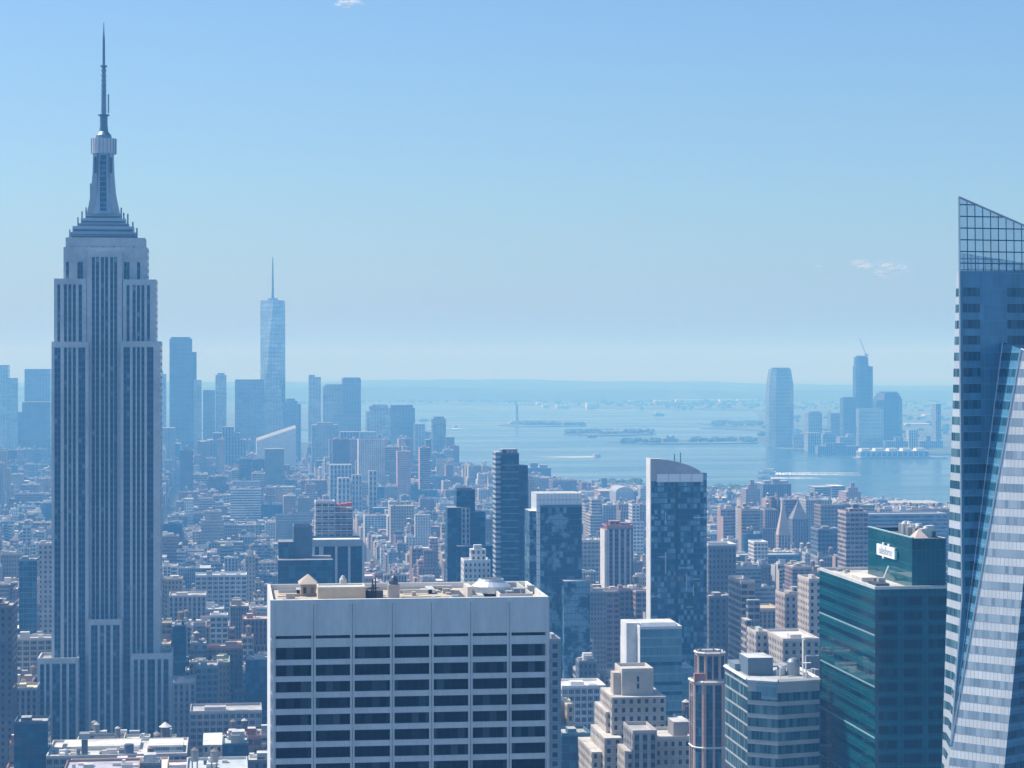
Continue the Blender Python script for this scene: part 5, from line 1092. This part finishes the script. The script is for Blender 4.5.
while yrow < 6400:
    far = yrow > 3000
    for half in range(2):
        ya = yrow+half*32+.2; yb = ya+31.5
        for a0, a1 in zip(AVE, AVE[1:]):
            x = a0+13
            while x < a1-13:
                wl = rnd.choice((9, 11, 14, 16, 20, 24, 30, 42)) if not far else rnd.choice((13, 17, 22, 30, 44))
                xe = min(x+wl, a1-13)
                if a1-13-xe < 10: xe = a1-13
                px, py, d = proj((x+xe)/2, ya, 2)
                if -60 < px < 1090 and d > 860 and py > interp(SHORE, px)+2 and rnd.random() < .035: PARK.append((x, xe, ya, yb))
                elif -60 < px < 1090 and d > 860 and py > interp(SHORE, px)+2:
                    if d < 1500: h = rnd.choices((26, 38, 50, 64, 78), (14, 26, 30, 20, 10))[0]*rnd.uniform(.85, 1.15)
                    elif d < 2300: h = rnd.choices((18, 28, 40, 52, 70), (20, 30, 28, 16, 6))[0]*rnd.uniform(.85, 1.15)
                    else: h = rnd.choices((12, 17, 24, 36, 58), (26, 34, 22, 13, 5))[0]*rnd.uniform(.85, 1.15)
                    if px > 560 and d > 2600: h *= .8
                    y0, y1 = ya, yb
                    if rnd.random() < .3: y1 = yb-rnd.uniform(3, 10)
                    bad = any(x < f[1] and xe > f[0] and y0 < f[3] and y1 > f[2] for f in FOOT)
                    if not bad:
                        pl, pr = proj(x, ya, 2)[0], proj(xe, ya, 2)[0]
                        ymin = min(interp(LIMIT, pl), interp(LIMIT, pr))
                        if px < 455 and 3700 < d < 5400: ymin -= 26; h *= rnd.choice((1, 1.2, 1.6, 2.4))
                        for l, rr, ybh, dh, yt, sn in HERO:
                            if dh > d-20 and pl < rr+1 and pr > l-1: ymin = max(ymin, ybh-2)
                        hm = zat(ymin, d)
                        if ymin > interp(LIMIT, pl)+3 and hm < 95 and rnd.random() < .5: h = max(h, hm-5)
                        if h+5 > hm: h = hm-5
                        if h > 6 and d < 2900 and rnd.random() < .42:
                            ys = y0+(y1-y0)*rnd.uniform(.35, .65); k = rnd.uniform(.55, .95); back = rnd.random() < .6
                            SPECS.append(spec(x, xe-.15, y0, ys-.1, (h*k if back else h)+2, rnd)); SPECS.append(spec(x, xe-.15, ys, y1, (h if back else h*k)+2, rnd))
                        elif h > 6: SPECS.append(spec(x, xe-.15, y0, y1, h+2, rnd))
                x = xe
    yrow += 82; row += 1
# which of them show, and how large: rays from the camera against plain boxes
def boxes_bvh(bx):
    V, Fc, own = [], [], []
    for x0, x1, y0, y1, z1, idn in bx:
        i = len(V); V += [(x0, y0, 0), (x1, y0, 0), (x1, y1, 0), (x0, y1, 0), (x0, y0, z1), (x1, y0, z1), (x1, y1, z1), (x0, y1, z1)]
        for f in ((0, 1, 5, 4), (1, 2, 6, 5), (2, 3, 7, 6), (3, 0, 4, 7), (4, 5, 6, 7)): Fc.append(tuple(i+q for q in f)); own.append(idn)
    return BVHTree.FromPolygons(V, Fc), own
bvh, own = boxes_bvh([(*s_['b'], s_['h'], i) for i, s_ in enumerate(SPECS)]+OCC)
seen = {}
for iy in range(455, 768, 2):
    for ix in range(0, 1024, 2):
        rx, ry = ray(ix+.5); v = Vector((rx, ry, -(iy+.5-HY)/F_PX)).normalized()
        h_ = bvh.ray_cast(Vector((0, 0, EYE)), v)
        if h_[0] is None: continue
        k = own[h_[2]]
        if k >= 0:
            q = seen.setdefault(k, [0, 0, 0]); q[0] += 1; q[1] += ix; q[2] += iy
order = sorted(seen, key=lambda k: -seen[k][0])
INDIV = set(order[:285])

def gen(sp, sink):
    rnd = random.Random(sp['seed']); x0, x1, y0, y1 = sp['b']; h = sp['h']; wn, wc = sp['wall']; v = rnd.uniform(.85, 1.12); wc = tuple(c*v for c in wc); st = sp['st']
    rc = tuple(c*rnd.uniform(.88, 1.1) for c in sp['roof'][1]); bay = rnd.choice((2.1, 2.6, 3.2)) if st != 'loft_wall' else rnd.choice((3.8, 4.6)); fl = rnd.choice((3.3, 3.7, 4.1))
    sd_ = {1: st if rnd.random() < .45 else 'plain', 3: st if rnd.random() < .55 else 'plain'}
    tops = []
    b = sink('wall')
    if sp['form'] == 'setback':
        hs = h*rnd.uniform(.6, .82); b.box(x0, x1, y0, y1, 2, hs, st, wc, 'roofing', rc, bay=bay, fl=fl, sides=sd_); ix, iy = (x1-x0)*rnd.uniform(.12, .25), (y1-y0)*rnd.uniform(.1, .25)
        b2 = sink('upper_storeys'); q = (x0+ix, x1-ix*rnd.uniform(.3, 1.2), y0+iy, y1-iy*.6); b2.box(*q, hs, h, st, wc, 'roofing', rc, bay=bay, fl=fl, sides=sd_); tops = [(q, h)]
        b3 = sink('parapet'); b3.ring((x0, x1, y0, y1), hs+.003, hs+1, .45, 'plain', tuple(min(.75, c*1.15+.04) for c in wc)); b3 = sink('parapet'); b3.ring(q, h+.003, h+1, .45, 'plain', tuple(min(.75, c*1.15+.04) for c in wc))
    elif sp['form'] == 'wing':
        xm = x0+(x1-x0)*rnd.uniform(.35, .65); h2 = h*rnd.uniform(.55, .85)
        hl, hr = (h, h2) if rnd.random() < .5 else (h2, h)
        b.box(x0, xm-.02, y0, y1, 2, hl, st, wc, 'roofing', rc, bay=bay, fl=fl, sides=sd_); b2 = sink('wing'); b2.box(xm+.02, x1, y0+rnd.uniform(0, 5), y1, 2, hr, st, wc, 'roofing', rc, bay=bay, fl=fl, sides=sd_)
        tops = [((x0, xm, y0, y1), hl), ((xm, x1, y0+5, y1), hr)]
        b3 = sink('parapet'); b3.ring((x0, xm-.1, y0, y1), hl+.003, hl+1, .45, 'plain', tuple(min(.75, c*1.15+.04) for c in wc))
    elif sp['form'] == 'court':
        w3 = (x1-x0)*rnd.uniform(.26, .36); ym = y0+(y1-y0)*rnd.uniform(.35, .6); pc = tuple(min(.75, c*1.15+.04) for c in wc); h2 = h-rnd.choice((0, 0, 3.6, 7))
        b.box(x0, x1, ym, y1, 2, h, st, wc, 'roofing', rc, bay=bay, fl=fl, sides=sd_)
        for xa, xb in ((x0, x0+w3), (x1-w3, x1)): b2 = sink('front_wing'); b2.box(xa+.02, xb-.02, y0, ym-.01, 2, h2, st, wc, 'roofing', rc, bay=bay, fl=fl, sides=sd_); b2.box(xa, xb, y0-.3, y0+.4, h2+.003, h2+1, 'plain', pc)
        b3 = sink('parapet'); b3.ring((x0, x1, ym, y1), h+.003, h+1, .45, 'plain', pc); tops = [((x0, x1, ym, y1), h)]
    else:
        b.box(x0, x1, y0, y1, 2, h, st, wc, 'roofing', rc, bay=bay, fl=fl, sides=sd_); tops = [((x0, x1, y0, y1), h)]
        b3 = sink('parapet'); b3.ring((x0, x1, y0, y1), h+.003, h+rnd.uniform(.7, 1.4), .45, 'plain', tuple(min(.75, c*1.15+.04) for c in wc))
        if rnd.random() < .35: c_ = sink('cornice'); c_.box(x0+.02, x1-.02, y0-.9, y0-.004, h-1.4, h+.3, 'plain', tuple(min(.75, c*1.1+.05) for c in wc), bottom=True)
    (a, c, d, e), z = tops[0]; W, D = c-a, e-d
    for i in range(sp['bulk']):
        w_, dd, hh = min(W*.5, rnd.uniform(3, 8)), min(D*.5, rnd.uniform(3, 8)), rnd.uniform(2.2, 5); X, Y = a+.8+rnd.random()*max(.1, W-w_-1.6), d+.8+rnd.random()*max(.1, D-dd-1.6)
        k = sink('bulkhead'); k.box(X, X+w_, Y, Y+dd, z+.01+.002*i, z+hh, 'plain', rnd.choice((wc, (.55, .54, .52), (.35, .33, .32), (.66, .64, .62))), 'roofing', rnd.choice(((.7, .7, .7), rc, (.3, .3, .3))))
    for i in range(sp['tanks']):
        R = rnd.uniform(1.5, 2.3); X, Y = a+R+1+rnd.random()*max(.1, W-2*R-2), d+R+1+rnd.random()*max(.1, D-2*R-2); lg = rnd.uniform(2.5, 5); hh = rnd.uniform(3, 4.4)
        tc = rnd.choice(((.2, .14, .1), (.26, .2, .16), (.35, .33, .3), (.12, .1, .09)))
        k = sink('water_tank'); k.cone(X, Y, [(R, z+lg), (R, z+lg+hh)], 'plain', tc, 8, False); k.cone(X, Y, [(R*1.08, z+lg+hh), (.1, z+lg+hh+R*.7)], 'plain', rnd.choice(((.25, .2, .17), (.6, .58, .55), (.4, .38, .36))), 8)
        for sx, sy in ((-1, -1), (1, -1), (1, 1), (-1, 1)): k.bar((X+sx*R*.6, Y+sy*R*.6, z), (X+sx*R*.6, Y+sy*R*.6, z+lg+.1), .22, 'metal', (.15, .14, .14))
    for i in range(sp['units']):
        w_ = rnd.uniform(1.2, 3.6); X, Y = a+.6+rnd.random()*max(.1, W-w_-1.2), d+.6+rnd.random()*max(.1, D-3.4)
        k = sink('rooftop_unit'); k.box(X, X+w_, Y, Y+rnd.uniform(1.5, 3), z+.02+.002*i, z+rnd.uniform(.9, 2.2), 'metal', rnd.choice(((.78, .78, .78), (.7, .7, .7), (.5, .5, .5), (.12, .12, .13), (.66, .63, .58))))
NUMW = {1: 'one', 2: 'two', 3: 'three'}
named = [q for q in HERO if q[5]]
def where(cx, cy, d):
    best = None
    for l, rr, yb, dh, yt, sn in named:
        dx = max(l-cx, 0, cx-rr); dy = max(yt-cy, 0, cy-yb)*1.5
        k = dx+dy
        if best is None or k < best[0]: best = (k, l, rr, yt, yb, dh, sn)
    k, l, rr, yt, yb, dh, sn = best
    if l-4 <= cx <= rr+4: return ('beyond the ' if d > dh else 'before the ')+sn
    lefts = [q for q in named if q[1] < cx and abs((q[4]+q[2])/2-cy) < 190]; rights = [q for q in named if q[0] > cx and abs((q[4]+q[2])/2-cy) < 190]
    if lefts and rights and k > 25:
        A = max(lefts, key=lambda q: q[1]); B = min(rights, key=lambda q: q[0])
        return 'between %s and %s' % (A[5], B[5])
    return ('close beside ' if k < 18 else 'near the ')+sn if k < 60 else 'some way off the '+sn
used = set()
def describe(sp, i):
    n, sx, sy = seen[i]; cx, cy = sx/n, sy/n; d = proj(sp['b'][0], sp['b'][2], 0)[2]; loc = where(cx, cy, d); rnd = random.Random(i)
    for tr in range(400):
        W = sp['b'][1]-sp['b'][0]
        size = 'narrow ' if W < 19 else ('broad ' if W > 40 else '')
        form = {'plain': 'block', 'setback': 'stepped block', 'wing': 'two-level block', 'court': 'notched block'}[sp['form']]
        rf = sp['roof'][0]+' roof'
        ex = NUMW[sp['tanks']]+' water tank'+('s' if sp['tanks'] > 1 else '') if sp['tanks'] else (NUMW[sp['bulk']]+' bulkhead'+('s' if sp['bulk'] > 1 else '') if sp['bulk'] else 'bare top')
        for lab in ('%s%s %s with %s and %s %s' % (size, sp['wall'][0], form, rf, ex, loc), '%s%s %s, %s, %s, %s, %s' % (size, sp['wall'][0], form, STY[sp['st']], rf, ex, loc)):
            if len(lab.replace('-', ' ').split()) <= 16 and lab not in used:
                used.add(lab); return lab
        q = spec(*sp['b'], sp['h'], rnd); q['b'], q['h'] = sp['b'], sp['h']; sp.update(q)
    return lab
KIND = {'punched_wall': 'city_building', 'loft_wall': 'loft_building', 'strip_wall': 'office_building', 'ribbon_wall': 'office_building', 'balcony_wall': 'apartment_building', 'curtain_wall': 'glass_building'}
mass = MB()
for i in order[:285]:
    sp = SPECS[i]; lab = describe(sp, i); x0, x1, y0, y1 = sp['b']
    r = root(KIND[sp['st']], lab, 'building', ((x0+x1)/2, (y0+y1)/2, 2), 'ordinary city buildings')
    got = []
    def sink(n):
        m_ = MB(); got.append((n, m_)); return m_
    gen(sp, sink)
    for n, m_ in got: part(n, m_, r)
for i, sp in enumerate(SPECS):
    if i in INDIV: continue
    if proj(sp['b'][0], sp['b'][2], 0)[2] > 2600: sp['tanks'] = min(sp['tanks'], 1); sp['units'] = min(sp['units'], 3)
    gen(sp, lambda n: mass)
mass.build('distant_city', kind='stuff')
mb = MB(); rnd = random.Random(12)
for x0, x1, y0, y1 in PARK:
    if any(x0 < f[1] and x1 > f[0] and y0 < f[3] and y1 > f[2] for f in FOOT): continue
    for _ in range(int((x1-x0)*(y1-y0)/28)):
        h = rnd.uniform(8, 15); w_ = rnd.uniform(2.5, 4.5); gx, gy = rnd.uniform(x0, x1), rnd.uniform(y0, y1)
        mb.bar((gx, gy, 2), (gx, gy, 2+h*.5), .3, 'plain', (.1, .08, .06), .15)
        for q in range(9):
            a, e, k = rnd.uniform(0, 6.28), rnd.uniform(.35, 1), rnd.uniform(.9, 1.9); c = Vector((gx+w_*math.cos(a)*rnd.random(), gy+w_*math.sin(a)*rnd.random(), 2+h*e))
            n1 = Vector((rnd.gauss(0, 1), rnd.gauss(0, 1), rnd.gauss(0, 1)+.8)).normalized(); u = n1.orthogonal().normalized()*k; v = n1.cross(u)
            mb.face([tuple(c+u), tuple(c+v), tuple(c-u), tuple(c-v)], 'foliage')
if mb.f: mb.build('street_trees', kind='stuff')
print('specs', len(SPECS), 'seen', len(seen), 'smallest individual', seen[order[min(284, len(order)-1)]][0]*4, 'px; mass faces', len(mass.f))
